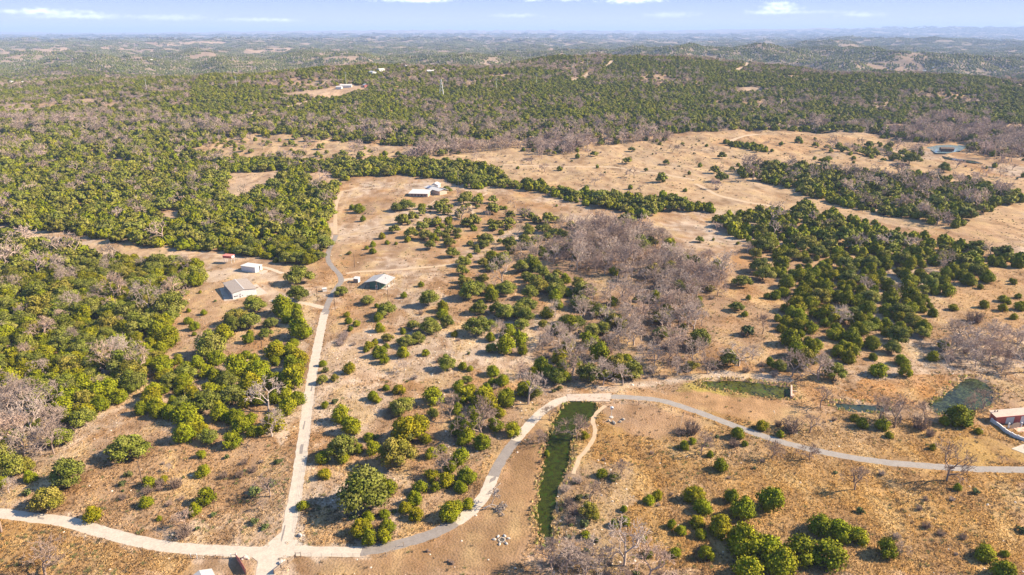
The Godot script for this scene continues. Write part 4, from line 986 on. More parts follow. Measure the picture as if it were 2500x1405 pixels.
func terrain() -> void:
	var zs := steps(60.0, 46000.0, 345.0)
	var right := steps(0.0, 46000.0, 270.0)
	var xs := PackedFloat32Array()
	for k in range(right.size() - 1, 0, -1):
		xs.append(-right[k])
	xs.append_array(right)
	var nx := xs.size()
	var nz := zs.size()
	var ys := PackedFloat32Array()
	ys.resize(nx * nz)
	var need := PackedByteArray()
	need.resize(nx * nz)
	for j in nz:
		for i in nx:
			if absf(xs[i]) < 1.0 * zs[j] + 190.0 + zs[j] * .05:
				need[j * nx + i] = 1
				ys[j * nx + i] = height(xs[i], -zs[j])
	var at := PackedInt32Array()
	at.resize(nx * nz)
	var verts := PackedVector3Array()
	var norms := PackedVector3Array()
	var cols := PackedColorArray()
	var uvs := PackedVector2Array()
	var uv2 := PackedVector2Array()
	for j in nz:
		for i in nx:
			var k := j * nx + i
			if need[k] == 0:
				continue
			at[k] = verts.size()
			var x := xs[i]
			var z := -zs[j]
			verts.append(Vector3(x, ys[k], z))
			var i0 := maxi(i - 1, 0)
			var i1 := mini(i + 1, nx - 1)
			var j0 := maxi(j - 1, 0)
			var j1 := mini(j + 1, nz - 1)
			var sx := 0.0
			var sz := 0.0
			if need[j * nx + i0] and need[j * nx + i1]:
				sx = (ys[j * nx + i1] - ys[j * nx + i0]) / (xs[i1] - xs[i0])
			if need[j0 * nx + i] and need[j1 * nx + i]:
				sz = (ys[j1 * nx + i] - ys[j0 * nx + i]) / (zs[j0] - zs[j1])
			norms.append(Vector3(-sx, 1.0, -sz).normalized())
			cols.append(soil(x, z))
			uvs.append(Vector2(x, z) / 46.0)
			uv2.append(Vector2(x + z * .35, z - x * .35) / 260.0)
	var idx := PackedInt32Array()
	for j in nz - 1:
		for i in nx - 1:
			var k := j * nx + i
			if need[k] and need[k + 1] and need[k + nx] and need[k + nx + 1]:
				idx.append_array([at[k], at[k + nx], at[k + 1], at[k + 1], at[k + nx], at[k + nx + 1]])
	var o := put("ground", arrays(verts, norms, cols, idx, uvs, uv2), M.ground)
	tag(o, "dry grass ranch land rolling back to hazy wooded hills", "ground", "", "structure")


func arrays(v: PackedVector3Array, n: PackedVector3Array, c: PackedColorArray, idx: PackedInt32Array, uv := PackedVector2Array(), uv2 := PackedVector2Array()) -> ArrayMesh:
	var a := []
	a.resize(Mesh.ARRAY_MAX)
	if n.size() and uv.is_empty():
		for k in range(0, idx.size(), 3):
			var p := idx[k]
			var q := idx[k + 1]
			var r := idx[k + 2]
			if (v[q] - v[p]).cross(v[r] - v[p]).dot(n[p] + n[q] + n[r]) > 0.0:
				idx[k + 1] = r
				idx[k + 2] = q
	a[Mesh.ARRAY_VERTEX] = v
	if n.size():
		a[Mesh.ARRAY_NORMAL] = n
	if c.size():
		a[Mesh.ARRAY_COLOR] = c
	if idx.size():
		a[Mesh.ARRAY_INDEX] = idx
	if uv.size():
		a[Mesh.ARRAY_TEX_UV] = uv
	if uv2.size():
		a[Mesh.ARRAY_TEX_UV2] = uv2
	var m := ArrayMesh.new()
	m.add_surface_from_arrays(Mesh.PRIMITIVE_TRIANGLES, a)
	return m


func smooth_line(line: PackedVector2Array, step: float) -> PackedVector2Array:
	var c := Curve2D.new()
	c.bake_interval = step
	for k in line.size():
		var before := line[maxi(k - 1, 0)]
		var after := line[mini(k + 1, line.size() - 1)]
		var d := (after - before).normalized()
		var l0 := line[k].distance_to(before) * .3
		var l1 := line[k].distance_to(after) * .3
		c.add_point(line[k], -d * l0, d * l1)
	return c.get_baked_points()


func roads() -> void:
	var labels := {
		"junction_lane": "long straight pale lane running up from the junction", "asphalt_lane": "narrow dark asphalt lane bending past the green house", "left_lane": "pale lane curving in from the left edge to the junction",
		"pale_lane": "pale lane leaving the junction to the right", "asphalt_curve": "grey asphalt stretch on the lane's wide curve", "pale_curve": "pale patched stretch above the fallen tree", "asphalt_straight": "grey asphalt stretch beside the long pond",
		"pale_straight": "pale stretch climbing to the creek crossing", "asphalt_right_lane": "grey asphalt lane sweeping right from the crossing", "bottom_drive": "wide pale drive leaving the picture at the bottom", "barn_driveway": "gravel driveway from the lane to the white barn",
		"back_driveway": "gravel driveway behind the small white shed", "green_house_drive": "gravel spur to the green house", "dirt_track": "faint dirt track leading right from the green house", "two_track_left": "left wheel rut of the farmhouse track", "two_track_right": "right wheel rut of the farmhouse track",
		"dirt_lane_north": "sandy lane along the edge of the dense wood", "dirt_lane_north_b": "sandy lane turning toward the solar farmhouse", "ranch_road": "white ranch road winding over the right hill", "ranch_road_far": "ranch road crossing the tan plain", "ranch_road_top": "ranch road on the plain's far rim",
		"footpath": "footpath along the far bank of the long pond", "path_north": "worn path beside the farmhouse field", "canyon_road": "pale road climbing the distant canyon side", "firebreak_track": "pale cut line through the wooded hill"}
	for r in ROADS:
		var far: bool = -r[4][1] > 450.0
		var pts := smooth_line(area(r[4]), 6.0 if far else 1.5)
		var v := PackedVector3Array()
		var n := PackedVector3Array()
		var idx := PackedInt32Array()
		var lift: float = .07 + r[3]
		for k in pts.size():
			var d := (pts[mini(k + 1, pts.size() - 1)] - pts[maxi(k - 1, 0)]).normalized()
			var side := Vector2(-d.y, d.x)
			for s in 7:
				var t := s / 3.0 - 1.0 if s > 0 and s < 6 else (-1.0 if s == 0 else 1.0)
				t = [-1.0, -1.0, -.5, 0.0, .5, 1.0, 1.0][s]
				var wob: float = n_fine.get_noise_2d(pts[k].x * 2.3 + t * 40.0, pts[k].y * 2.3) * .35
				var p: Vector2 = pts[k] + side * t * (r[2] * .5 + (wob if absf(t) == 1.0 else 0.0))
				var y := base_height(p.x, p.y) + lift
				if s == 0 or s == 6:
					y -= .35
					p += side * t * .12
				v.append(Vector3(p.x, y, p.y))
				n.append(Vector3.UP)
			if k > 0:
				for s in 6:
					var q := (k - 1) * 7 + s
					idx.append_array([q, q + 1, q + 7, q + 7, q + 1, q + 8])
		var o := put(r[0], arrays(v, n, PackedColorArray(), idx), M[r[1]])
		tag(o, labels.get(r[0], "far pale track over the wooded ridge"), "road" if r[1] != "dirt" else "track", "", "structure")
	for s in SLABS:
		SLAB_AREAS.append({"poly": area(s[3]), "box": box_of(area(s[3]))})
		var o := put(s[0], flat(area(s[3]), .085 + s[2], .3), M[s[1]])
		var place := "pale widened pavement where the lanes meet"
		if s[0] == "asphalt_patch":
			place = "dark asphalt repair patch in the pale lane"
		elif s[0] == "creek_crossing":
			place = "pale concrete low water crossing at the head of the pond"
		elif s[0].ends_with("apron") and s[0] != "junction_apron":
			place = "concrete apron beside the white farm buildings"
		elif s[0] == "white_parking_pad":
			place = "white parking pad below the striped red house"
		tag(o, place, "pavement", "asphalt repair patches" if s[0] == "asphalt_patch" else ("concrete aprons" if s[0].ends_with("apron") and s[0] != "junction_apron" else ""), "structure")


# a level sheet with sides over an outline
func flat(a: PackedVector2Array, lift: float, deep: float, level := 1e9) -> ArrayMesh:
	var idx := Geometry2D.triangulate_polygon(a)
	var v := PackedVector3Array()
	var out := PackedInt32Array()
	for p in a:
		v.append(Vector3(p.x, (base_height(p.x, p.y) if level > 1e8 else level) + lift, p.y))
	out.append_array(idx)
	var n := a.size()
	for p in n:
		v.append(v[p] - Vector3(0, deep, 0))
	for k in n:
		var q := (k + 1) % n
		out.append_array([k, q, n + k, n + k, q, n + q])
	return arrays(v, PackedVector3Array(), PackedColorArray(), out)


func water() -> void:
	var look := {"long_green_pond": ["algae", "long narrow pond thick with green water weed"], "mossy_creek_pool": ["moss", "mossy green creek pool above the dam"], "dark_lower_pool": ["dark_water", "dark pool below the dam"],
		"shallow_blue_pond": ["blue_water", "shallow blue grey pond beside the striped red house"], "far_blue_pond": ["turquoise", "pale blue pond far off at the right"], "creek_outlet": ["dark_water", "dark creek below the far blue pond"]}
	for w in waters:
		var a: PackedVector2Array = w.poly
		if w.box.get_center().length() < 500.0:
			a = Geometry2D.offset_polygon(a, 1.6, Geometry2D.JOIN_ROUND)[0]
		var o := put(w.name, flat(a, 0.0, .4, w.level), M[look[w.name][0]])
		tag(o, look[w.name][1], "water", "", "structure")


# ------------------------------------------------------------------ plants
func ball(v: PackedVector3Array, n: PackedVector3Array, c: PackedColorArray, idx: PackedInt32Array, at: Vector3, r: Vector3, col: Color, rings := 4, around := 6, rough := .12) -> void:
	var first := v.size()
	for j in rings + 1:
		var up := lerpf(-.5, 1.0, float(j) / rings) * PI * .5
		for i in around:
			var a := (i + .5 * (j % 2)) * TAU / around
			var d := Vector3(cos(up) * cos(a), sin(up), cos(up) * sin(a))
			v.append(at + d * r * (1.0 + rng.randf_range(-rough, rough)))
			n.append((d / r).normalized())
			var k := rng.randf_range(.85, 1.15)
			c.append(Color(col.r * k, col.g * k, col.b * k))
	for j in rings:
		for i in around:
			var p := first + j * around + i
			var q := first + j * around + (i + 1) % around
			idx.append_array([p, p + around, q, q, p + around, q + around])


func rand_dir() -> Vector3:
	var y := rng.randf_range(-1, 1)
	var a := rng.randf() * TAU
	var s := sqrt(1.0 - y * y)
	return Vector3(s * cos(a), y, s * sin(a))


# a crown of leaf clumps spread over lobes
func crown(lobes: Array, count: int, size: float, col: Color, warm: Color, core := .78, low := -.45) -> ArrayMesh:
	var v := PackedVector3Array()
	var n := PackedVector3Array()
	var c := PackedColorArray()
	var idx := PackedInt32Array()
	var total := 0.0
	for l in lobes:
		total += l[1].x * l[1].x
		ball(v, n, c, idx, l[0], l[1] * core, col * .9)
	for l in lobes:
		var hue := rng.randf()
		var own := col.lerp(warm, hue)
		var bright := rng.randf_range(.82, 1.12)
		for k in int(count * l[1].x * l[1].x / total) + 1:
			var d := rand_dir()
			if d.y < low:
				d.y = -d.y
			var p: Vector3 = l[0] + d * l[1] * (rng.randf_range(.8, 1.1) if rng.randf() < .8 else rng.randf_range(1.05, 1.32))
			var hidden := false
			for m in lobes:
				if m != l and ((p - m[0]) / m[1]).length() < .78:
					hidden = true
					break
			if hidden or p.y < .05:
				continue
			var out: Vector3 = (d / l[1]).normalized()
			var f := (out + rand_dir() * 1.0).normalized()
			var t := f.cross(rand_dir()).normalized()
			var b := f.cross(t)
			var s := size * rng.randf_range(.6, 1.25)
			var first := v.size()
			var k2 := bright * rng.randf_range(.6, 1.35)
			var cc := Color(own.r * k2, own.g * k2, own.b * k2)
			var nn := (f * .75 + out * .4 + Vector3(0, .1, 0)).normalized()
			for q in 4:
				var a := q * TAU / 4.0 + rng.randf_range(-.4, .4)
				v.append(p + (t * cos(a) + b * sin(a)) * s * rng.randf_range(.4, .62) + f * rng.randf_range(-.08, .08) * s)
				n.append(nn)
				c.append(cc)
			idx.append_array([first, first + 1, first + 2, first, first + 2, first + 3])
	return arrays(v, n, c, idx)


func juniper_lobes() -> Array:
	var lobes := []
	var a0 := rng.randf() * TAU
	for k in 6:
		var a := a0 + k * TAU / 6.0 + rng.randf_range(-.35, .35)
		var o := rng.randf_range(.6, 1.2)
		var r := rng.randf_range(.85, 1.25)
		lobes.append([Vector3(cos(a) * o, rng.randf_range(.7, 1.3), sin(a) * o), Vector3(r, r * rng.randf_range(1.0, 1.3), r)])
	for k in 3:
		var a := rng.randf() * TAU
		lobes.append([Vector3(cos(a) * .6, rng.randf_range(1.7, 2.3), sin(a) * .6), Vector3(1.0, .95, 1.0) * rng.randf_range(.8, 1.05)])
	lobes.append([Vector3(rng.randf_range(-.35, .35), rng.randf_range(2.4, 2.8), rng.randf_range(-.35, .35)), Vector3(.7, .7, .7)])
	return lobes


func oak_lobes() -> Array:
	var lobes := []
	var a0 := rng.randf() * TAU
	for k in 8:
		var a := a0 + k * TAU / 8.0 + rng.randf_range(-.3, .3)
		var o := rng.randf_range(1.9, 2.9)
		var r := rng.randf_range(.95, 1.45)
		lobes.append([Vector3(cos(a) * o, rng.randf_range(1.5, 2.6), sin(a) * o), Vector3(r, r * .85, r)])
	for k in 5:
		var a := a0 + k * TAU / 5.0 + rng.randf_range(-.4, .4)
		var r := rng.randf_range(1.0, 1.4)
		lobes.append([Vector3(cos(a) * 1.2, rng.randf_range(3.0, 3.9), sin(a) * 1.2), Vector3(r, r * .85, r)])
	lobes.append([Vector3(0, 2.4, 0), Vector3(1.7, 1.3, 1.7)])
	return lobes


func tube(v: PackedVector3Array, n: PackedVector3Array, c: PackedColorArray, idx: PackedInt32Array, a: Vector3, b: Vector3, ra: float, rb: float, col: Color, sides := 3) -> void:
	var d := (b - a).normalized()
	var t := d.cross(Vector3(.31, .2, .93)).normalized()
	var u := d.cross(t)
	var first := v.size()
	for e in 2:
		for i in sides:
			var w := i * TAU / sides
			var o := t * cos(w) + u * sin(w)
			v.append((a + o * ra) if e == 0 else (b + o * rb))
			n.append(o)
			c.append(col)
	for i in sides:
		var p := first + i
		var q := first + (i + 1) % sides
		idx.append_array([p, q, p + sides, p + sides, q, q + sides])


func limb(s: Array, at: Vector3, d: Vector3, length: float, r: float, depth: int, col: Color, kids: int) -> void:
	r = maxf(r, thin)
	var bend := (d + rand_dir() * .22).normalized()
	var mid := at + d * length * .5
	var end := mid + bend * length * .5
	var k := rng.randf_range(.8, 1.2)
	var cc := Color(col.r * k, col.g * k, col.b * k)
	if depth >= 3:
		tube(s[0], s[1], s[2], s[3], at, mid, r, r * .85, cc, 4)
		tube(s[0], s[1], s[2], s[3], mid, end, r * .85, r * .7, cc, 4)
	else:
		tube(s[0], s[1], s[2], s[3], at, end, r, r * .6, cc, 3)
	if depth == 0:
		return
	var n := kids + (1 if rng.randf() < .35 else 0)
	for q in n:
		var side := rand_dir()
		side = (side - bend * side.dot(bend)).normalized()
		var nd := (bend * rng.randf_range(.45, .85) + side * rng.randf_range(.6, .95) + Vector3(0, .16, 0)).normalized()
		var from := end if q < 2 else mid.lerp(end, rng.randf())
		limb(s, from, nd, length * rng.randf_range(.62, .86), r * rng.randf_range(.5, .66), depth - 1, col, kids)


func bare(levels: int, height_: float, r: float, col: Color, kids := 3) -> ArrayMesh:
	var s := [PackedVector3Array(), PackedVector3Array(), PackedColorArray(), PackedInt32Array()]
	limb(s, Vector3(0, -.2, 0), Vector3(rng.randf_range(-.12, .12), 1, rng.randf_range(-.12, .12)).normalized(), height_ * .3, r, levels, col, kids)
	return arrays(s[0], s[1], s[2], s[3])


func sticks(count: int, w: float, h: float, r: float, col: Color) -> ArrayMesh:
	var s := [PackedVector3Array(), PackedVector3Array(), PackedColorArray(), PackedInt32Array()]
	for k in count:
		var a := rng.randf() * TAU
		var o := Vector3(cos(a), 0, sin(a)) * rng.randf() * w * .25
		var e := Vector3(cos(a) * w * .5 * rng.randf_range(.3, 1.0), h * rng.randf_range(.45, 1.0), sin(a) * w * .5 * rng.randf_range(.3, 1.0))
		var m := o.lerp(e, .5) + rand_dir() * .12 * w
		var k2 := rng.randf_range(.7, 1.25)
		var cc := Color(col.r * k2, col.g * k2, col.b * k2)
		tube(s[0], s[1], s[2], s[3], o, m, r, r * .8, cc)
		tube(s[0], s[1], s[2], s[3], m, e, r * .8, r * .5, cc)
		for q in 2:
			tube(s[0], s[1], s[2], s[3], m.lerp(e, rng.randf()), m + (e - m) * .7 + rand_dir() * .22 * w, r * .6, r * .4, cc)
	return arrays(s[0], s[1], s[2], s[3])


func trunk(h: float, r: float, limbs: int) -> ArrayMesh:
	var s := [PackedVector3Array(), PackedVector3Array(), PackedColorArray(), PackedInt32Array()]
	var top := Vector3(rng.randf_range(-.15, .15), h * .5, rng.randf_range(-.15, .15))
	tube(s[0], s[1], s[2], s[3], Vector3(0, -.2, 0), top, r, r * .8, Color.WHITE, 6)
	for k in limbs:
		var a := k * TAU / limbs + rng.randf_range(-.3, .3)
		tube(s[0], s[1], s[2], s[3], top, Vector3(cos(a) * h * .42, h * rng.randf_range(.85, 1.15), sin(a) * h * .42), r * .6, r * .22, Color.WHITE, 4)
	return arrays(s[0], s[1], PackedColorArray(), s[3])


func prototypes() -> void:
	var jun := Color(.178, .192, .007)
	var jun_warm := Color(.245, .225, .010)
	var oak := Color(.172, .178, .022)
	var oak_warm := Color(.255, .23, .055)
	var grey := Color(.44, .35, .29)
	# near: [mesh, trunk, natural width, natural height]
	proto.J = []
	proto.O = []
	proto.B = []
	proto.S = []
	proto.N = []
	for k in 5:
		if k < 2:
			proto.J.append([crown(juniper_lobes().slice(2), 1600, .28, jun, jun_warm, .7), trunk(2.2, .14, 3), 3.8])
		proto.J.append([crown(juniper_lobes(), 2400, .27, jun, jun_warm, .74), trunk(2.2, .14, 3), 4.1])
		proto.O.append([crown(oak_lobes(), 3200, .35, oak, oak_warm, .68), trunk(3.2, .26, 5), 7.2])
	for k in 4:
		proto.B.append([bare(5, 7.6, .22, grey, 3), null, 5.6])
		var l := []
		for q in 4:
			l.append([Vector3(rng.randf_range(-.5, .5), rng.randf_range(.25, .6), rng.randf_range(-.5, .5)), Vector3(.5, .5, .5) * rng.randf_range(.7, 1.1)])
		proto.S.append([crown(l, 220, .3, Color(.115, .135, .04), Color(.17, .17, .07), .6), null, 1.7])
		proto.N.append([sticks(70, 2.2, 1.4, .034, Color(.36, .285, .235)), null, 2.2])
	# middle distance
	proto.Jm = []
	proto.Om = []
	proto.Bm = []
	for k in 4:
		proto.Jm.append([crown(juniper_lobes(), 260, .62, jun, jun_warm, .88), null, 4.1])
		proto.Om.append([crown(oak_lobes(), 320, .82, oak, oak_warm, .84), null, 7.2])
		thin = .075
		proto.Bm.append([bare(4, 7.6, .24, grey, 3), null, 5.2])
	proto.Sm = [proto.S[0], proto.S[1]]
	proto.Nm = [proto.N[0], proto.N[1]]
	# canopy of far woods
	proto.P = []
	proto.Q = []
	for k in 4:
		proto.P.append([canopy(40, 20.0, 2.3, 3.6, jun * .62, oak_warm * .6, grey * .7, .2), null, 40.0])
		proto.Q.append([canopy(130, 82.0, 5.0, 9.0, jun * .55, oak_warm * .55, grey * .7, .24), null, 160.0])


func canopy(count: int, reach: float, r0: float, r1: float, a: Color, b: Color, g: Color, share: float) -> ArrayMesh:
	var v := PackedVector3Array()
	var n := PackedVector3Array()
	var c := PackedColorArray()
	var idx := PackedInt32Array()
	for k in count:
		var r := rng.randf_range(r0, r1)
		var col := a.lerp(b, rng.randf() * .6)
		if rng.randf() < share:
			col = g
		ball(v, n, c, idx, Vector3(rng.randf_range(-reach, reach), rng.randf_range(.3, 1.5), rng.randf_range(-reach, reach)), Vector3(r, rng.randf_range(2.6, 4.6), r), col, 3, 6, .22)
	return arrays(v, n, c, idx)


func add(kind: String, p: Vector2, width: float, tint: Color, sink := 0.0, tall := 1.0) -> void:
	var list: Array = proto[kind]
	var which := rng.randi() % list.size()
	var key := "%s%d" % [kind, which]
	if not batch.has(key):
		batch[key] = PackedFloat32Array()
	var s: float = width / list[which][2]
	var a := rng.randf() * TAU
	var ca := cos(a) * s
	var sa := sin(a) * s
	var y := base_height(p.x, p.y) - sink
	var gx := 0.0
	var gz := 0.0
	if kind == "P" or kind == "Q":
		# a canopy patch follows the slope that it grows on
		var e := width * .4
		gx = (base_height(p.x + e, p.y) - base_height(p.x - e, p.y)) / (2.0 * e)
		gz = (base_height(p.x, p.y + e) - base_height(p.x, p.y - e)) / (2.0 * e)
	batch[key].append_array(PackedFloat32Array([ca, 0, sa, p.x, gx * ca - gz * sa, s * tall, gx * sa + gz * ca, y, -sa, 0, ca, p.y, tint.r, tint.g, tint.b, 1.0]))


func plant(kind: String, p: Vector2, width: float, label: String, group: String) -> void:
	var list: Array = proto[kind]
	var q: Array = list[rng.randi() % list.size()]
	var k: Array = KINDS[kind]
	var o := thing(k[0], label, k[1], Vector3(p.x, base_height(p.x, p.y), p.y), rng.randf() * TAU, group)
	var s: float = width / q[2]
	var leafy := kind in ["J", "O", "S"]
	var part := put("crown" if kind != "N" else "twigs", q[0], M.leaf_tints[rng.randi() % M.leaf_tints.size()] if leafy else M.twig_tints[rng.randi() % M.twig_tints.size()] if group.find("singly") < 0 else M.twig_dark, o)
	if kind == "B":
		part.name = "trunk_and_limbs"
	part.scale = Vector3(s * rng.randf_range(.88, 1.12), s * rng.randf_range(.8, 1.2), s)
	part.rotation = Vector3(rng.randf_range(-.06, .06), 0, rng.randf_range(-.06, .06))
	if q[1]:
		put("trunk", q[1], M.bark, o).scale = Vector3(s, s, s)
	full[kind] = full.get(kind, 0) + 1


func cell(p: Vector2) -> Vector2i:
	return Vector2i((p / 8.0).floor())


func occupied(p: Vector2, r: float) -> bool:
	var c := cell(p)
	for i in range(-2, 3):
		for j in range(-2, 3):
			for q in taken.get(c + Vector2i(i, j), []):
				if p.distance_to(Vector2(q.x, q.y)) < r + q.z:
					return true
	return false


func claim(p: Vector2, r: float) -> void:
	var c := cell(p)
	if not taken.has(c):
		taken[c] = []
	taken[c].append(Vector3(p.x, p.y, r))


func single_trees() -> void:
	for b in [[-133.9, -314.4, 13], [-139.6, -346.5, 7], [-67, -323, 9], [-84, -320, 3], [-71, -521, 12], [-60, -532, 12], [-128, -322, 9], [-146, -312, 8], [-148, -350, 5]]:
		claim(Vector2(b[0], b[1]), b[2])
	var groups := {"J": "junipers standing singly on the ranch", "O": "live oaks standing singly on the ranch", "B": "leafless trees standing singly", "S": "green shrubs standing singly", "N": "grey shrubs standing singly"}
	for t in SINGLES:
		var p := Vector2(t[1], t[2])
		plant(t[0], p, t[3] * (1.06 if t[0] != "B" else 1.1), t[4], groups[t[0]])
		claim(p, t[3] * (.42 if t[0] in ["J", "O"] else .2))


func tint_for(kind: String) -> Color:
	var k := rng.randf_range(.62, 1.0)
	if kind in ["J", "O", "S"]:
		return Color(k * rng.randf_range(.9, 1.08), k, k * rng.randf_range(.8, 1.1))
	return Color(k, k * rng.randf_range(.92, .98), k * rng.randf_range(.86, .98))


func scattered_trees() -> void:
	var near := []
	for w in woods:
		var b: Rect2 = w.box
		var sp: float = w.spacing
		var z := b.position.y
		while z < b.end.y:
			var x := b.position.x
			while x < b.end.x:
				var p := Vector2(x + rng.randf_range(-.45, .45) * sp, z + rng.randf_range(-.45, .45) * sp)
				x += sp
				if absf(p.x) > absf(p.y) * .86 + 40.0:
					continue
				var gap: float = n_patch.get_noise_2d(p.x * 1.3, p.y * 1.3) * .5 + n_edge.get_noise_2d(p.x * .6, p.y * .6) * .3
				if rng.randf() > w.fill + gap * (1.0 - w.fill) * 3.0:
					continue
				if not Geometry2D.is_point_in_polygon(p, w.poly) or inside(clearings, p) or on_road(p, 1.2) or inside(waters, p):
					continue
				var kind := pick(w.weights, p)
				var width: float = {"J": 4.7, "O": 7.0, "B": 6.8, "S": 2.2, "N": 2.8}[kind] * w.size * (1.22 if w.fill > .7 else 1.1) * (rng.randf_range(.6, 1.25) if rng.randf() < .8 else rng.randf_range(1.2, 1.6))
				var d := p.length()
				if d < 580.0 and (occupied(p, width * (.2 if w.fill > .8 else .34)) or inside(waters, p)):
					continue
				if d < 420.0:
					claim(p, width * .2)
					near.append([d, kind, p, width, w])
				else:
					add(kind + "m", p, width, tint_for(kind), 0.0, rng.randf_range(.85, 1.15))
			z += sp
	near.sort_custom(func(a, b): return a[0] < b[0])
	for t in near:
		var kind: String = t[1]
		if full.get(kind, 0) < 298:
			plant(kind, t[2], t[3], "%s %s" % [KINDS[kind][2], t[4].where], "%ss of the %s" % [KINDS[kind][2], t[4].group])
		else:
			add(kind, t[2], t[3], tint_for(kind), 0.0, rng.randf_range(.85, 1.15))


func pick(weights: Array, p: Vector2) -> String:
	var r := rng.randf()
	var green: float = weights[0] + weights[1]
	if r < green:
		var q := r / green + n_patch.get_noise_2d(p.x * 1.6 + 70.0, p.y * 1.6) * .6
		return "J" if q < weights[0] / green else "O"
	for k in 4:
		r -= weights[k]
		if r < 0.0:
			return "JOBS"[k] if k < 3 else ("S" if rng.randf() < .4 else "N")
	return "J"


func far_woods() -> void:
	# single trees on the wooded hill
	var z := -880.0
	while z > -2300.0:
		var sp := 5.9 if z > -1500.0 else 7.4
		var reach := absf(z) * .82 + 40.0
		var x := -reach
		while x < reach:
			var p := Vector2(x + rng.randf_range(-.5, .5) * sp, z + rng.randf_range(-.5, .5) * sp)
			x += sp
			var f := n_field.get_noise_2d(p.x * 1.6, p.y * 1.6)
			if rng.randf() < .06 + clampf((f - .1) * 1.6, 0, .7):
				continue
			if plain_at(p) or inside(clearings, p) or inside(woods, p) or inside(waters, p) or on_road(p, 2.0):
				continue
			var r := rng.randf()
			var grey := .04 + clampf(f * .8, -.04, .25) + clampf(n_patch.get_noise_2d(p.x * .4, p.y * .4) * .7 - .12, 0, .3)
			if r < grey:
				add("Bm", p, rng.randf_range(5.0, 8.5), tint_for("B"), 0.0, rng.randf_range(.8, 1.1))
			elif r < grey + (1.0 - grey) * .62:
				add("Jm", p, rng.randf_range(4.6, 7.6), tint_for("J"), 0.0, rng.randf_range(.8, 1.05))
			else:
				add("Om", p, rng.randf_range(6.0, 9.5), tint_for("O"), 0.0, rng.randf_range(.75, 1.0))
		z -= sp
	# canopy in patches, further off
	z = -2300.0
	while z > -7000.0:
		var reach := absf(z) * .8
		var x := -reach
		while x < reach:
			var p := Vector2(x + rng.randf_range(-.4, .4) * 34.0, z + rng.randf_range(-.4, .4) * 34.0)
			x += 34.0
			var f := n_field.get_noise_2d(p.x, p.y)
			if rng.randf() < .02 + clampf(f * 1.5 - .1, 0, .62) or (inside(clearings, p) and rng.randf() < .72):
				continue
			add("P", p, 40.0, tint_for("J"), .4)
		z -= 34.0
	z = -7000.0
	while z > -19000.0:
		var reach := absf(z) * .8
		var x := -reach
		while x < reach:
			var p := Vector2(x + rng.randf_range(-.4, .4) * 150.0, z + rng.randf_range(-.4, .4) * 150.0)
			x += 150.0
			var f := n_field.get_noise_2d(p.x, p.y)
			if rng.randf() < .05 + clampf(f * 1.5 - .1, 0, .6) or (inside(clearings, p) and rng.randf() < .72):
				continue
			add("Q", p, 160.0, tint_for("J"), .4)
		z -= 150.0
	var names := {"J": ["juniper_wood", "dense green juniper wood beyond the nearer trees"], "O": ["oak_wood", "olive green oak wood beyond the nearer trees"], "B": ["leafless_wood", "grey leafless wood beyond the nearer trees"], "S": ["green_scrub", "low green scrub on the open slopes"],
		"N": ["grey_scrub", "low grey scrub on the open slopes"], "Jm": ["hillside_juniper_wood", "green juniper forest covering the hillsides"], "Om": ["hillside_oak_wood", "olive oak forest covering the hillsides"], "Bm": ["hillside_leafless_wood", "grey leafless woods on the hillsides"],
		"Sm": ["hillside_green_scrub", "green scrub on the far plain"], "Nm": ["hillside_grey_scrub", "grey scrub on the far plain"], "P": ["distant_forest", "dark forest canopy of the distant hills"], "Q": ["horizon_forest", "blue hazy forest canopy toward the horizon"]}
	for key in batch:
		var kind: String = key.rstrip("0123456789")
		var list: Array = proto[kind]
		var mesh: Mesh = list[int(key.substr(kind.length()))][0]
		spread(names[kind][0], names[kind][1], "woods" if kind[0] not in ["S", "N"] else "scrub", mesh, M.twig if kind[0] in ["B", "N"] else M.leaf, batch[key])


func spread(called: String, label: String, category: String, mesh: Mesh, m: Material, data: PackedFloat32Array) -> void:
	var mm := MultiMesh.new()
	mm.transform_format = MultiMesh.TRANSFORM_3D
	mm.use_colors = true
	mm.mesh = mesh
	mm.instance_count = data.size() / 16
	mm.buffer = data
	var o := MultiMeshInstance3D.new()
	o.multimesh = mm
	o.material_override = m
	o.name = numbered(called)
	add_child(o, true)
	tag(o, label, category, label, "stuff")


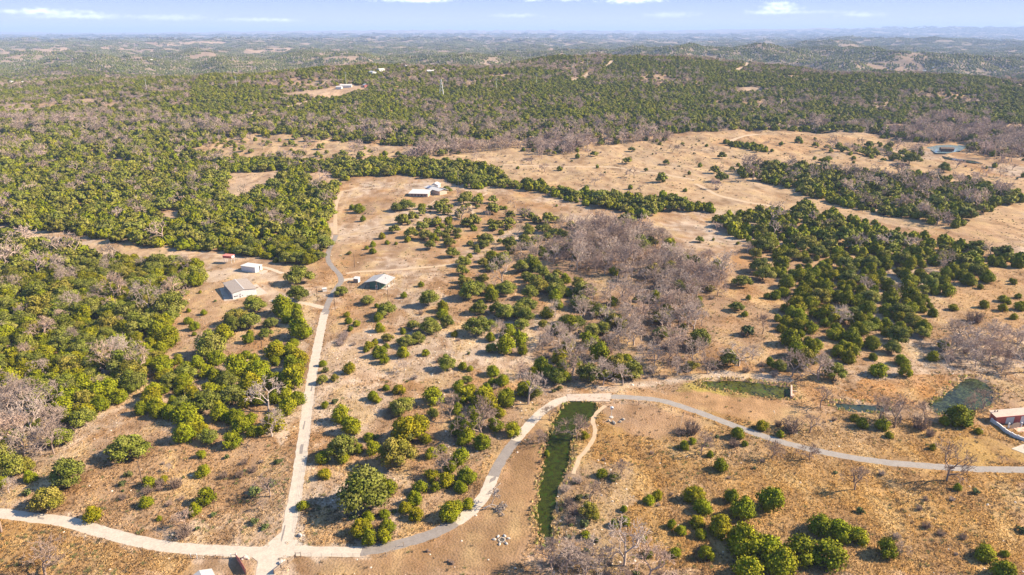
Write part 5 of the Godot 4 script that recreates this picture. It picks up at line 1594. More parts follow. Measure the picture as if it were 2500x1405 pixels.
func ground_cover() -> void:
	var tufts := []
	for k in 3:
		var v := PackedVector3Array()
		var n := PackedVector3Array()
		var c := PackedColorArray()
		var idx := PackedInt32Array()
		for q in 16:
			var a := rng.randf() * TAU
			var o := Vector3(cos(a), 0, sin(a)) * rng.randf() * .5
			var lean := rand_dir() * .3
			var tip := o + Vector3(lean.x, rng.randf_range(.16, .36), lean.z)
			var w := Vector3(-sin(a), 0, cos(a)) * rng.randf_range(.05, .11)
			var first := v.size()
			v.append_array([o - w, o + w, tip])
			var up := (Vector3(cos(a), 0, sin(a)) * .35 + Vector3.UP).normalized()
			var b := rng.randf_range(.75, 1.2)
			for i in 3:
				n.append(up)
				c.append(Color(b, b * .97, b * .92))
			idx.append_array([first, first + 1, first + 2])
		tufts.append(arrays(v, n, c, idx))
	var data := [PackedFloat32Array(), PackedFloat32Array(), PackedFloat32Array()]
	var weeds := PackedFloat32Array()
	var rocks := PackedFloat32Array()
	for k in 220000:
		var z := -lerpf(118.0, 345.0, pow(rng.randf(), 1.5))
		var p := Vector2(rng.randf_range(-1, 1) * (absf(z) * .76 + 50.0), z)
		var t := tuft_at(p)
		if rng.randf() > t * (.75 + n_edge.get_noise_2d(p.x, p.y) * .9) or on_road(p, .3) or inside(waters, p):
			continue
		var s := rng.randf_range(.5, 1.35)
		var g := soil(p.x, p.y)
		var b := rng.randf_range(.9, 1.35)
		put_copy(data[k % 3], p, s, s * rng.randf_range(.6, 1.2), Color(g.r * b, g.g * b * .98, g.b * b * .88))
	for k in 60000:
		var z := -lerpf(118.0, 860.0, pow(rng.randf(), 1.3))
		var p := Vector2(rng.randf_range(-1, 1) * (absf(z) * .78 + 40.0), z)
		if on_road(p, .4) or inside(waters, p):
			continue
		var t := tuft_at(p)
		var n := n_patch.get_noise_2d(p.x * .8, p.y * .8)
		if rng.randf() < (t + .12) * clampf(.35 + n, 0, 1):
			var s := rng.randf_range(.3, .8) * lerpf(1.0, 1.6, smoothstep(300, 800, -z))
			var col := Color(.50, .44, .36) if rng.randf() < .6 else Color(.55, .70, .32)
			put_copy(weeds, p, s, s * rng.randf_range(.5, .9), col)
	for k in 26000:
		var z := -lerpf(120.0, 420.0, pow(rng.randf(), 1.4))
		var p := Vector2(rng.randf_range(-1, 1) * (absf(z) * .76 + 40.0), z)
		if on_road(p, .2) or inside(waters, p):
			continue
		var pale := 0.0
		for q in paints:
			if q.box.has_point(p) and (q.name.begins_with("pale") or q.name.begins_with("bank") or q.name.begins_with("thicket")) and Geometry2D.is_point_in_polygon(p, q.poly):
				pale = 1.0 if q.name == "pale_bank" else .5
		if rng.randf() < .022 + pale * clampf(.4 + n_edge.get_noise_2d(p.x, p.y), 0, 1):
			var s := rng.randf_range(.12, .42) * (1.9 if pale == 1.0 and rng.randf() < .3 else 1.0)
			var b := rng.randf_range(.75, 1.05)
			put_copy(rocks, p, s, s * rng.randf_range(.4, .8), Color(b, b * .96, b * .9))
	for w in waters:
		if w.box.get_center().length() > 500.0:
			continue
		var a: PackedVector2Array = Geometry2D.offset_polygon(w.poly, .9, Geometry2D.JOIN_ROUND)[0]
		for q in a.size():
			var b := a[(q + 1) % a.size()]
			for k in int(a[q].distance_to(b) * 5.0):
				var p := a[q].lerp(b, rng.randf()) + Vector2(rng.randf_range(-1.0, 1.5), rng.randf_range(-1.0, 1.5))
				if rng.randf() < .45 + n_edge.get_noise_2d(p.x * 1.6, p.y * 1.6) and not on_road(p, .2) and not inside(SLAB_AREAS, p):
					var br := rng.randf_range(.8, 1.1)
					put_copy(data[k % 3], p, rng.randf_range(.6, 1.3), rng.randf_range(1.2, 3.2), Color(.52 * br, .37 * br, .17 * br) if rng.randf() < .8 else Color(.30, .33, .08))
	for k in 3:
		spread("dry_grass", "tufts of dry tan grass over the open fields", "grass", tufts[k], M.twig, data[k])
	spread("dry_weeds", "small dark dry weeds dotting the open fields", "weeds", sticks(26, 1.7, 1.0, .03, Color(.30, .26, .2)), M.twig, weeds)
	var v := PackedVector3Array()
	var n := PackedVector3Array()
	var c := PackedColorArray()
	var idx := PackedInt32Array()
	ball(v, n, c, idx, Vector3.ZERO, Vector3(1, 1, 1), Color(.66, .58, .49), 3, 6, .25)
	spread("loose_stones", "loose pale limestone rocks on bare ground and banks", "stones", arrays(v, PackedVector3Array(), c, idx), M.twig, rocks)


func put_copy(data: PackedFloat32Array, p: Vector2, s: float, sy: float, col: Color) -> void:
	var a := rng.randf() * TAU
	data.append_array(PackedFloat32Array([cos(a) * s, 0, sin(a) * s, p.x, 0, sy, 0, base_height(p.x, p.y), -sin(a) * s, 0, cos(a) * s, p.y, col.r, col.g, col.b, 1.0]))


# ------------------------------------------------------------------ buildings
func bx(size: Vector3) -> BoxMesh:
	var b := BoxMesh.new()
	b.size = size
	return b


func cyl(r0: float, r1: float, h: float, sides := 10) -> CylinderMesh:
	var m := CylinderMesh.new()
	m.bottom_radius = r0
	m.top_radius = r1
	m.height = h
	m.radial_segments = sides
	m.rings = 1
	return m


# a sheet through four corners, with thickness downwards
func sheet(a: Vector3, b: Vector3, c: Vector3, d: Vector3, t: float) -> ArrayMesh:
	var v := PackedVector3Array([a, b, c, d])
	for p in [a, b, c, d]:
		v.append(p - Vector3(0, t, 0))
	var idx := PackedInt32Array([0, 1, 2, 0, 2, 3, 4, 6, 5, 4, 7, 6])
	for k in 4:
		var q := (k + 1) % 4
		idx.append_array([k, k + 4, q, q, k + 4, q + 4])
	return arrays(v, PackedVector3Array(), PackedColorArray(), idx)


# a wall standing on an outline in x and y, with its thickness along z
func upright(outline: PackedVector2Array, thick: float) -> ArrayMesh:
	var idx := Geometry2D.triangulate_polygon(outline)
	var n := outline.size()
	var v := PackedVector3Array()
	for s in [.5, -.5]:
		for p in outline:
			v.append(Vector3(p.x, p.y, s * thick))
	var out := PackedInt32Array()
	out.append_array(idx)
	for k in idx:
		out.append(n + k)
	for k in n:
		var q := (k + 1) % n
		out.append_array([k, q, n + k, n + k, q, n + q])
	return arrays(v, PackedVector3Array(), PackedColorArray(), out)


func ground_at(v: Vector3, lift := 0.0) -> Vector3:
	return Vector3(v.x, base_height(v.x, v.z) + lift, v.z)


# walls and a two-sided roof; the ridge runs along z
func gable(o: Node3D, w: float, d: float, eave: float, ridge: float, over: float, wall: Material, roof: Material) -> void:
	var t := .16
	var face := PackedVector2Array([Vector2(-w / 2, -.3), Vector2(w / 2, -.3), Vector2(w / 2, eave), Vector2(0, ridge), Vector2(-w / 2, eave)])
	put("front_wall", upright(face, t), wall, o, Vector3(0, 0, d / 2 - t / 2))
	put("rear_wall", upright(face, t), wall, o, Vector3(0, 0, -d / 2 + t / 2))
	for s in [-1.0, 1.0]:
		put("side_wall", bx(Vector3(t, eave + .3, d - 2 * t - .006)), wall, o, Vector3(s * (w / 2 - t / 2), eave / 2 - .15, 0))
		var drop := (ridge - eave) / (w / 2) * over
		put("roof", sheet(Vector3(0, ridge + .16, d / 2 + over), Vector3(s * (w / 2 + over), eave + .16 - drop, d / 2 + over), Vector3(s * (w / 2 + over), eave + .16 - drop, -d / 2 - over), Vector3(0, ridge + .16, -d / 2 - over), .12), roof, o)


func buildings() -> void:
	# the white barn
	var barn := thing("white_barn", "large white metal barn with taupe roof and open bays along its shaded side", "barn", Vector3(-133.9, base_height(-133.9, -314.4), -314.4), deg_to_rad(34.8))
	var face := PackedVector2Array([Vector2(-5.5, -.3), Vector2(5.5, -.3), Vector2(5.5, 3.1), Vector2(0, 3.85), Vector2(-5.5, 3.1)])
	put("front_wall", upright(face, .16), M.white_metal, barn, Vector3(0, 0, 8.42))
	put("rear_wall", upright(face, .16), M.white_metal, barn, Vector3(0, 0, -8.42))
	put("side_wall", bx(Vector3(.16, 3.3, 16.6)), M.white_metal, barn, Vector3(5.42, 1.45, 0))
	put("back_partition", bx(Vector3(.12, 3.2, 16.6)), M.wood, barn, Vector3(-2.2, 1.45, 0))
	put("bay_header", bx(Vector3(.16, .42, 16.6)), M.white_metal, barn, Vector3(-5.42, 2.88, 0))
	for k in 6:
		put("post", bx(Vector3(.22, 2.65, .42)), M.white, barn, Vector3(-5.42, 1.3, -8.0 + k * 2.55))
	put("side_panel", bx(Vector3(.14, 2.65, 2.9)), M.white_metal, barn, Vector3(-5.42, 1.3, 6.7))
	for s in [-1.0, 1.0]:
		put("roof", sheet(Vector3(0, 4.02, 8.8), Vector3(s * 5.9, 3.2, 8.8), Vector3(s * 5.9, 3.2, -8.8), Vector3(0, 4.02, -8.8), .14), M.roof_taupe, barn)
	put("ridge_cap", bx(Vector3(.4, .06, 17.6)), M.roof_white, barn, Vector3(0, 4.03, 0))
	for k in 15:
		put("wall_rib", bx(Vector3(.07, 2.9 + .55 * (1.0 - absf(k - 7) / 7.0), .05)), M.white_metal, barn, Vector3(-4.9 + k * .7, 1.5 + .25 * (1.0 - absf(k - 7) / 7.0), 8.525))
	# the dark ironwork on the end wall
	var orn := upright(PackedVector2Array([Vector2(-.8, .3), Vector2(-.35, .12), Vector2(.35, .12), Vector2(.8, .3), Vector2(.75, -.3), Vector2(.3, -.1), Vector2(-.3, -.1), Vector2(-.75, -.3)]), .06)
	put("wall_ornament", orn, M.dark, barn, Vector3(-4.1, 1.25, 8.6))
	put("wall_ornament", upright(PackedVector2Array([Vector2(-.35, -.1), Vector2(.1, .4), Vector2(.35, .3), Vector2(.05, -.2)]), .06), M.dark, barn, Vector3(-2.1, 1.7, 8.6))
	put("wall_ornament", upright(PackedVector2Array([Vector2(-.3, -.5), Vector2(.3, -.5), Vector2(.3, -.3), Vector2(.05, .2), Vector2(.15, .5), Vector2(-.1, .5), Vector2(-.15, -.2)]), .06), M.dark, barn, Vector3(-2.2, .8, 8.6))
	put("wall_ornament", upright(PackedVector2Array([Vector2(-.14, -.4), Vector2(.16, -.1), Vector2(.1, .3), Vector2(-.1, .2)]), .06), M.dark, barn, Vector3(-1.0, 1.1, 8.6))
	# the small white shed
	var shed := thing("white_shed", "small white metal shed with flat pale roof behind the large barn", "shed", Vector3(-139.6, base_height(-139.6, -346.5), -346.5), deg_to_rad(-19.9))
	put("front_wall", bx(Vector3(9.1, 3.3, .16)), M.white_metal, shed, Vector3(0, 1.35, 2.67))
	put("rear_wall", bx(Vector3(9.1, 3.1, .16)), M.white_metal, shed, Vector3(0, 1.25, -2.67))
	put("side_wall", bx(Vector3(.16, 3.15, 5.17)), M.white_metal, shed, Vector3(-4.47, 1.28, 0))
	put("side_wall", bx(Vector3(.16, 3.15, 2.9)), M.white_metal, shed, Vector3(4.47, 1.28, 1.14))
	put("door", bx(Vector3(.1, 2.4, .9)), M.dark, shed, Vector3(4.42, 1.0, -.76))
	put("side_wall", bx(Vector3(.16, 3.15, 1.37)), M.white_metal, shed, Vector3(4.47, 1.28, -1.9))
	put("roof", sheet(Vector3(-4.9, 3.16, 3.1), Vector3(4.9, 3.16, 3.1), Vector3(4.9, 2.95, -3.1), Vector3(-4.9, 2.95, -3.1), .14), M.roof_white, shed)
	# the green house with carports
	var house := thing("green_house", "dark green metal house with grey gabled roof and open side porches", "house", Vector3(-66.6, base_height(-67, -324), -323.6), deg_to_rad(-15))
	var gf := PackedVector2Array([Vector2(-3.4, -.3), Vector2(2.8, -.3), Vector2(2.8, 3.55), Vector2(0, 4.2), Vector2(-3.4, 3.42)])
	put("front_wall", upright(gf, .16), M.green, house, Vector3(0, 0, 4.9))
	put("rear_wall", upright(gf, .16), M.green, house, Vector3(0, 0, -4.9))
	put("side_wall", bx(Vector3(.16, 3.7, 9.62)), M.green, house, Vector3(-3.32, 1.55, 0))
	put("side_wall", bx(Vector3(.16, 3.8, 9.62)), M.green, house, Vector3(2.72, 1.6, 0))
	var dr := put("door", bx(Vector3(1.3, 2.1, .1)), M.white, house, Vector3(.4, 1.0, 5.02))
	put("pane", bx(Vector3(.9, 1.2, .04)), M.glass, dr, Vector3(0, .2, .055))
	for s in [-1.0, 1.0]:
		var r := put("roof", sheet(Vector3(0, 4.42, 5.5), Vector3(s * 6.0, 3.05, 5.5), Vector3(s * 6.0, 3.05, -5.5), Vector3(0, 4.42, -5.5), .12), M.roof_grey, house)
		for k in 9:
			put("seam", sheet(Vector3(s * .05, 4.46, -5.2 + k * 1.3), Vector3(s * 5.9, 3.12, -5.2 + k * 1.3), Vector3(s * 5.9, 3.12, -5.14 + k * 1.3), Vector3(s * .05, 4.46, -5.14 + k * 1.3), .05), M.roof_grey, r)
	put("vent", cyl(.12, .12, .6), M.steel, house, Vector3(2.6, 4.1, -1))
	put("vent", cyl(.09, .09, .5), M.steel, house, Vector3(3.1, 3.95, -.6))
	for z in [5.0, 1.6, -1.8, -5.0]:
		put("porch_post", bx(Vector3(.14, 3.2, .14)), M.white, house, Vector3(5.7, 1.4, z))
	for z in [5.0, 0.0, -5.0]:
		put("porch_post", bx(Vector3(.14, 3.2, .14)), M.wood_dark, house, Vector3(-5.7, 1.4, z))
	put("porch_deck", bx(Vector3(2.9, .18, 9.8)), M.concrete, house, Vector3(4.3, .1, 0))
	put("gutter_pipe", cyl(.05, .05, 3.4), M.white, house, Vector3(2.3, 1.7, 5.06))
	put("porch_chair", bx(Vector3(.7, .9, .7)), M.white, house, Vector3(4.8, .62, 1))
	# grey shed beside it
	var ss: Vector3 = [Vector3(-79.6, 0, -329.1)][0]
	var s1 := thing("grey_shed", "little grey shed with white end wall beside the green house", "shed", ground_at(ss), deg_to_rad(-14))
	put("front_wall", bx(Vector3(2.6, 2.3, .1)), M.wood, s1, Vector3(0, 1.0, 1.15))
	put("rear_wall", bx(Vector3(2.6, 2.3, .1)), M.wood, s1, Vector3(0, 1.0, -1.15))
	put("side_wall", bx(Vector3(.1, 2.3, 2.19)), M.white, s1, Vector3(1.25, 1.0, 0))
	put("side_wall", bx(Vector3(.1, 2.3, 2.19)), M.wood, s1, Vector3(-1.25, 1.0, 0))
	put("roof", sheet(Vector3(-1.55, 2.2, 1.45), Vector3(1.55, 2.2, 1.45), Vector3(1.55, 2.55, -1.45), Vector3(-1.55, 2.55, -1.45), .1), M.roof_white, s1)
	var wb: Vector3 = [Vector3(-92.7, 0, -315.6)][0]
	var s2 := thing("well_house", "tiny white well house beside the driveway mouth", "well house", ground_at(wb), deg_to_rad(20))
	put("cabinet", bx(Vector3(1.9, 1.5, 1.6)), M.white, s2, Vector3(0, .65, 0))
	put("roof", sheet(Vector3(-1.1, 1.45, .95), Vector3(1.1, 1.45, .95), Vector3(1.1, 1.62, -.95), Vector3(-1.1, 1.62, -.95), .08), M.roof_white, s2)
	# red canopy on stilts
	var st: Vector3 = [Vector3(-156.5, 0, -358.9)][0]
	var c := thing("stilt_canopy", "faded red box roof raised on white stilts at the wood's edge", "hunting blind", ground_at(st), deg_to_rad(-14))
	for sx in [-2.3, 2.3]:
		for sz in [-1.2, 1.2]:
			put("stilt", bx(Vector3(.14, 3.2, .14)), M.white, c, Vector3(sx, 1.5, sz))
	put("box", bx(Vector3(5.4, 1.3, 3.0)), M.red, c, Vector3(0, 3.75, 0))
	put("roof", sheet(Vector3(-2.9, 4.5, 1.7), Vector3(2.9, 4.5, 1.7), Vector3(2.9, 4.6, -1.7), Vector3(-2.9, 4.6, -1.7), .1), M.red_faded, c)
	put("end_panel", bx(Vector3(.06, 1.1, 2.4)), M.white, c, Vector3(2.74, 3.75, 0))
	# red play frame
	var rf: Vector3 = [Vector3(-165.8, 0, -341.9)][0]
	var pf := thing("climbing_frame", "low faded red metal frame at the barn yard's wood edge", "frame", ground_at(rf), .3)
	for sx in [-1.1, 1.1]:
		for sz in [-.6, .6]:
			put("leg", bx(Vector3(.1, 1.5, .1)), M.red_faded, pf, Vector3(sx, .7, sz))
	put("rail", bx(Vector3(2.3, .1, .1)), M.red_faded, pf, Vector3(0, 1.5, .6))
	put("rail", bx(Vector3(2.3, .1, .1)), M.red_faded, pf, Vector3(0, 1.5, -.6))
	put("hopper", cyl(.2, .7, .8, 8), M.red_faded, pf, Vector3(0, 1.3, 0))
	# farmhouse with solar panels
	var fw := thing("solar_farmhouse", "pale roofed angled farmhouse with a row of solar panels", "house", Vector3(-71.5, base_height(-71, -520), -520.5), deg_to_rad(-6))
	put("front_wall", bx(Vector3(14.2, 3.0, .2)), M.tan_plaster, fw, Vector3(0, 1.3, 3.4))
	put("side_wall", bx(Vector3(.2, 3.0, 8.6)), M.tan_plaster, fw, Vector3(-7.0, 1.3, -.9))
	put("side_wall", bx(Vector3(.2, 3.0, 8.6)), M.tan_plaster, fw, Vector3(7.0, 1.3, -.9))
	put("rear_wall", bx(Vector3(14.2, 3.4, .2)), M.tan_plaster, fw, Vector3(0, 1.5, -5.3))
	for k in 5:
		put("window", bx(Vector3(1.3, 1.2, .08)), M.glass, fw, Vector3(-5.4 + k * 2.6, 1.5, 3.53))
	put("roof", sheet(Vector3(-8.0, 2.9, 4.8), Vector3(7.4, 2.9, 4.8), Vector3(8.4, 4.0, -6.2), Vector3(-7.0, 4.0, -6.2), .15), M.roof_white, fw)
	for k in 5:
		put("porch_post", bx(Vector3(.14, 3.0, .14)), M.wood, fw, Vector3(-7.2 + k * 3.5, 1.3, 4.5))
	var wing := put("wing", bx(Vector3(7.0, 3.4, 19.0)), M.tan_plaster, fw, Vector3(10.2, 1.5, -13.0), deg_to_rad(48))
	put("roof", sheet(Vector3(0, 3.3, 10.4), Vector3(4.6, 2.0, 10.4), Vector3(4.6, 2.0, -10.4), Vector3(0, 3.3, -10.4), .15), M.roof_white, wing)
	put("roof", sheet(Vector3(0, 3.0, 10.4), Vector3(-4.8, 1.9, 10.4), Vector3(-4.8, 1.9, -10.4), Vector3(0, 3.0, -10.4), .15), M.roof_white, wing)
	for k in 8:
		put("solar_panel", sheet(Vector3(.9, 3.17, 6.6 - k * 1.25), Vector3(3.3, 2.5, 6.6 - k * 1.25), Vector3(3.3, 2.5, 5.55 - k * 1.25), Vector3(.9, 3.17, 5.55 - k * 1.25), .06), M.solar, wing)
	put("skylight", sheet(Vector3(-1.2, 2.86, -4.0), Vector3(-4.2, 2.2, -4.0), Vector3(-4.2, 2.2, -7.0), Vector3(-1.2, 2.86, -7.0), .06), M.solar, wing)
	var fs: Vector3 = [Vector3(-62, 0, -549.3)][0]
	var f2 := thing("farmhouse_garage", "small white gabled garage behind the solar farmhouse", "garage", ground_at(fs), deg_to_rad(-12))
	gable(f2, 5.6, 6.4, 2.6, 4.0, .4, M.white, M.roof_white)
	put("door", bx(Vector3(2.8, 2.1, .08)), M.dark, f2, Vector3(-.6, 1.0, 3.24))
	# the striped red house at the right edge with its wall
	var rh: Array = [Vector3(158.2, 0, -193.6), Vector3(167.2, 0, -193.3)]
	var a: Vector3 = ground_at(rh[0])
	var b: Vector3 = ground_at(rh[1])
	var along := b - a
	var red := thing("striped_house", "red and white panelled house with pale roof cut by the right edge", "house", a, atan2(-along.z, along.x))
	var cols := [M.red, M.white, M.red, M.terracotta, M.red, M.white, M.red]
	var x := 0.0
	var widths := [3.1, 2.5, 2.1, 3.2, 2.4, 3.0, 2.4]
	for k in 7:
		var h0 := 2.5 + x * .13
		var h1: float = 2.5 + (x + widths[k]) * .13
		put("wall_panel", upright(PackedVector2Array([Vector2(x, -.3), Vector2(x + widths[k] - .01, -.3), Vector2(x + widths[k] - .01, h1), Vector2(x, h0)]), .2), M.white if k == 3 else cols[k], red, Vector3(0, 0, -.1))
		x += widths[k]
	put("side_wall", bx(Vector3(.2, 2.75, 2.9)), M.red, red, Vector3(.1, 1.08, -1.68))
	put("rear_wall", upright(PackedVector2Array([Vector2(0, -.3), Vector2(18.7, -.3), Vector2(18.7, 4.8), Vector2(0, 2.4)]), .2), M.white, red, Vector3(0, 0, -3.25))
	put("side_wall", bx(Vector3(.2, 5.0, 2.9)), M.white, red, Vector3(18.6, 2.2, -1.68))
	put("roof", sheet(Vector3(-.6, 2.55, .5), Vector3(19.2, 5.1, .5), Vector3(19.2, 5.25, -3.6), Vector3(-.6, 2.75, -3.6), .16), M.tan_plaster, red)
	put("fascia", sheet(Vector3(-.62, 2.6, .62), Vector3(19.2, 5.15, .62), Vector3(19.2, 5.15, .50), Vector3(-.62, 2.6, .50), .34), M.red, red)
	for k in 2:
		put("chimney_pipe", cyl(.14, .14, .8), M.dark, red, Vector3(.6 + k * .9, 3.1, -2.5))
	var gate_shape := PackedVector2Array([Vector2(-1.9, -.2), Vector2(1.9, -.2), Vector2(1.9, 1.35), Vector2(1.2, 1.75), Vector2(.4, 1.95), Vector2(-.4, 1.95), Vector2(-1.2, 1.75), Vector2(-1.9, 1.35)])
	put("courtyard_gate", upright(gate_shape, .1), M.wood, red, Vector3(4.6, 0, 2.6), .25)
	put("gate_pillar", bx(Vector3(.4, 2.0, .4)), M.white, red, Vector3(2.4, .9, 2.7))
	put("gate_pillar", bx(Vector3(.4, 1.9, .4)), M.white, red, Vector3(6.8, .85, 2.0))
	put("terrace", bx(Vector3(9, .12, 3.2)), M.terracotta, red, Vector3(8.5, .02, 3.6))
	var rw: Array = [Vector3(157.5, 0, -194.6), Vector3(157.9, 0, -191.4), Vector3(157.8, 0, -188.9), Vector3(158.3, 0, -186.1), Vector3(159.1, 0, -184.5), Vector3(160.2, 0, -183.3), Vector3(165.9, 0, -180.6)]
	var wall := thing("curved_white_wall", "low curving white plastered boundary wall below the striped house", "wall", Vector3.ZERO)
	var line := PackedVector2Array()
	for q in rw:
		line.append(Vector2(q.x, q.z))
	line = smooth_line(line, 1.1)
	var v := PackedVector3Array()
	var idx := PackedInt32Array()
	for k in line.size():
		var d := (line[mini(k + 1, line.size() - 1)] - line[maxi(k - 1, 0)]).normalized()
		var s := Vector2(-d.y, d.x) * .18
		var y := base_height(line[k].x, line[k].y)
		for q in 4:
			var p: Vector2 = line[k] + s * (1.0 if q < 2 else -1.0)
			v.append(Vector3(p.x, y + (1.15 if q == 1 or q == 2 else -.3), p.y))
		if k > 0:
			for q in 3:
				var f := (k - 1) * 4 + q
				idx.append_array([f, f + 1, f + 4, f + 4, f + 1, f + 5])
	idx.append_array([0, 2, 1, 0, 3, 2])
	put("wall_body", arrays(v, PackedVector3Array(), PackedColorArray(), idx), M.white, wall)
	put("end_pillar", bx(Vector3(.5, 1.5, .5)), M.white, wall, ground_at(rw[0], .6))
	for k in [2, 3, 4]:
		put("wall_pillar", bx(Vector3(.42, 1.5, .42)), M.white, wall, ground_at(rw[k], .6))
	# roof corner at the bottom edge
	var bs: Vector3 = [Vector3(-70.6, 0, -122.7)][0]
	var sh := thing("tin_shed", "tin roofed shed half cut by the bottom edge", "shed", ground_at(bs), deg_to_rad(38))
	gable(sh, 4.6, 5.2, 2.4, 3.3, .35, M.white, M.roof_grey)
	# far cabin and boathouse by the blue pond
	var cb: Vector3 = [Vector3(505, 0, -707.2)][0]
	var ca := thing("cabin", "steep roofed brown cabin on the slope beyond the far pond", "cabin", ground_at(cb), deg_to_rad(28))
	gable(ca, 7.5, 9, 2.6, 8.0, .4, M.wood_dark, M.roof_white)
	put("window", bx(Vector3(1.6, 1.4, .1)), M.glass, ca, Vector3(0, 2.6, 4.56))
	var bo: Vector3 = [Vector3(442.4, 0, -699.7)][0]
	var bh := thing("boathouse", "dark low boathouse on the near bank of the far pond", "boathouse", ground_at(bo, 1.0), deg_to_rad(8))
	gable(bh, 5, 12, 2.4, 3.4, .5, M.wood_dark, M.wood_dark)
	bh.rotation.y = deg_to_rad(80)


func pole(at: Vector3, h: float, label: String, arms := 1, pale := false) -> void:
	var o := thing("utility_pole", label, "pole", ground_at(at), .35)
	put("shaft", cyl(.15, .11, h, 8), M.steel if pale else M.wood_dark, o, Vector3(0, h / 2 - .2, 0))
	for k in arms:
		var arm := put("crossarm", bx(Vector3(2.3, .13, .12)), M.steel if pale else M.wood_dark, o, Vector3(0, h - .7 - k * .9, .16))
		for q in 3:
			put("insulator", cyl(.05, .04, .2, 6), M.white, arm, Vector3(-1.0 + q, .16, 0))


func posts_between(o: Node3D, list: Array, gap: float, h: float, r: float, m: Material) -> void:
	for k in list.size() - 1:
		var a: Vector3 = list[k]
		var b: Vector3 = list[k + 1]
		var n := maxi(1, int(a.distance_to(b) / gap))
		for q in n + (1 if k == list.size() - 2 else 0):
			var p := ground_at(a.lerp(b, float(q) / n))
			put("post", cyl(r, r, h + .3, 6), m, o, p + Vector3(0, h / 2 - .15, 0))
		for wire in 3:
			var y := h * (.35 + .3 * wire)
			var v := PackedVector3Array()
			var nn := PackedVector3Array()
			var c := PackedColorArray()
			var idx := PackedInt32Array()
			for q in n:
				tube(v, nn, c, idx, ground_at(a.lerp(b, float(q) / n), y), ground_at(a.lerp(b, float(q + 1) / n), y), .012, .012, Color.WHITE)
			put("wire", arrays(v, nn, PackedColorArray(), idx), M.steel, o)


func brace(o: Node3D, a: Vector3, b: Vector3) -> void:
	for p in [a, b]:
		put("brace_post", cyl(.09, .09, 1.7, 8), M.white if o.name.begins_with("corner") else M.wood, o, ground_at(p, .65))
	var m := (ground_at(a) + ground_at(b)) * .5
	var rail := put("brace_rail", bx(Vector3(a.distance_to(b), .09, .09)), M.wood, o, m + Vector3(0, 1.2, 0))
	rail.rotation.y = atan2(-(b - a).z, (b - a).x)


func rock(size: Vector3) -> ArrayMesh:
	var v := PackedVector3Array()
	var n := PackedVector3Array()
	var c := PackedColorArray()
	var idx := PackedInt32Array()
	ball(v, n, c, idx, Vector3.ZERO, size, Color.WHITE, 4, 7, .2)
	return arrays(v, PackedVector3Array(), PackedColorArray(), idx)


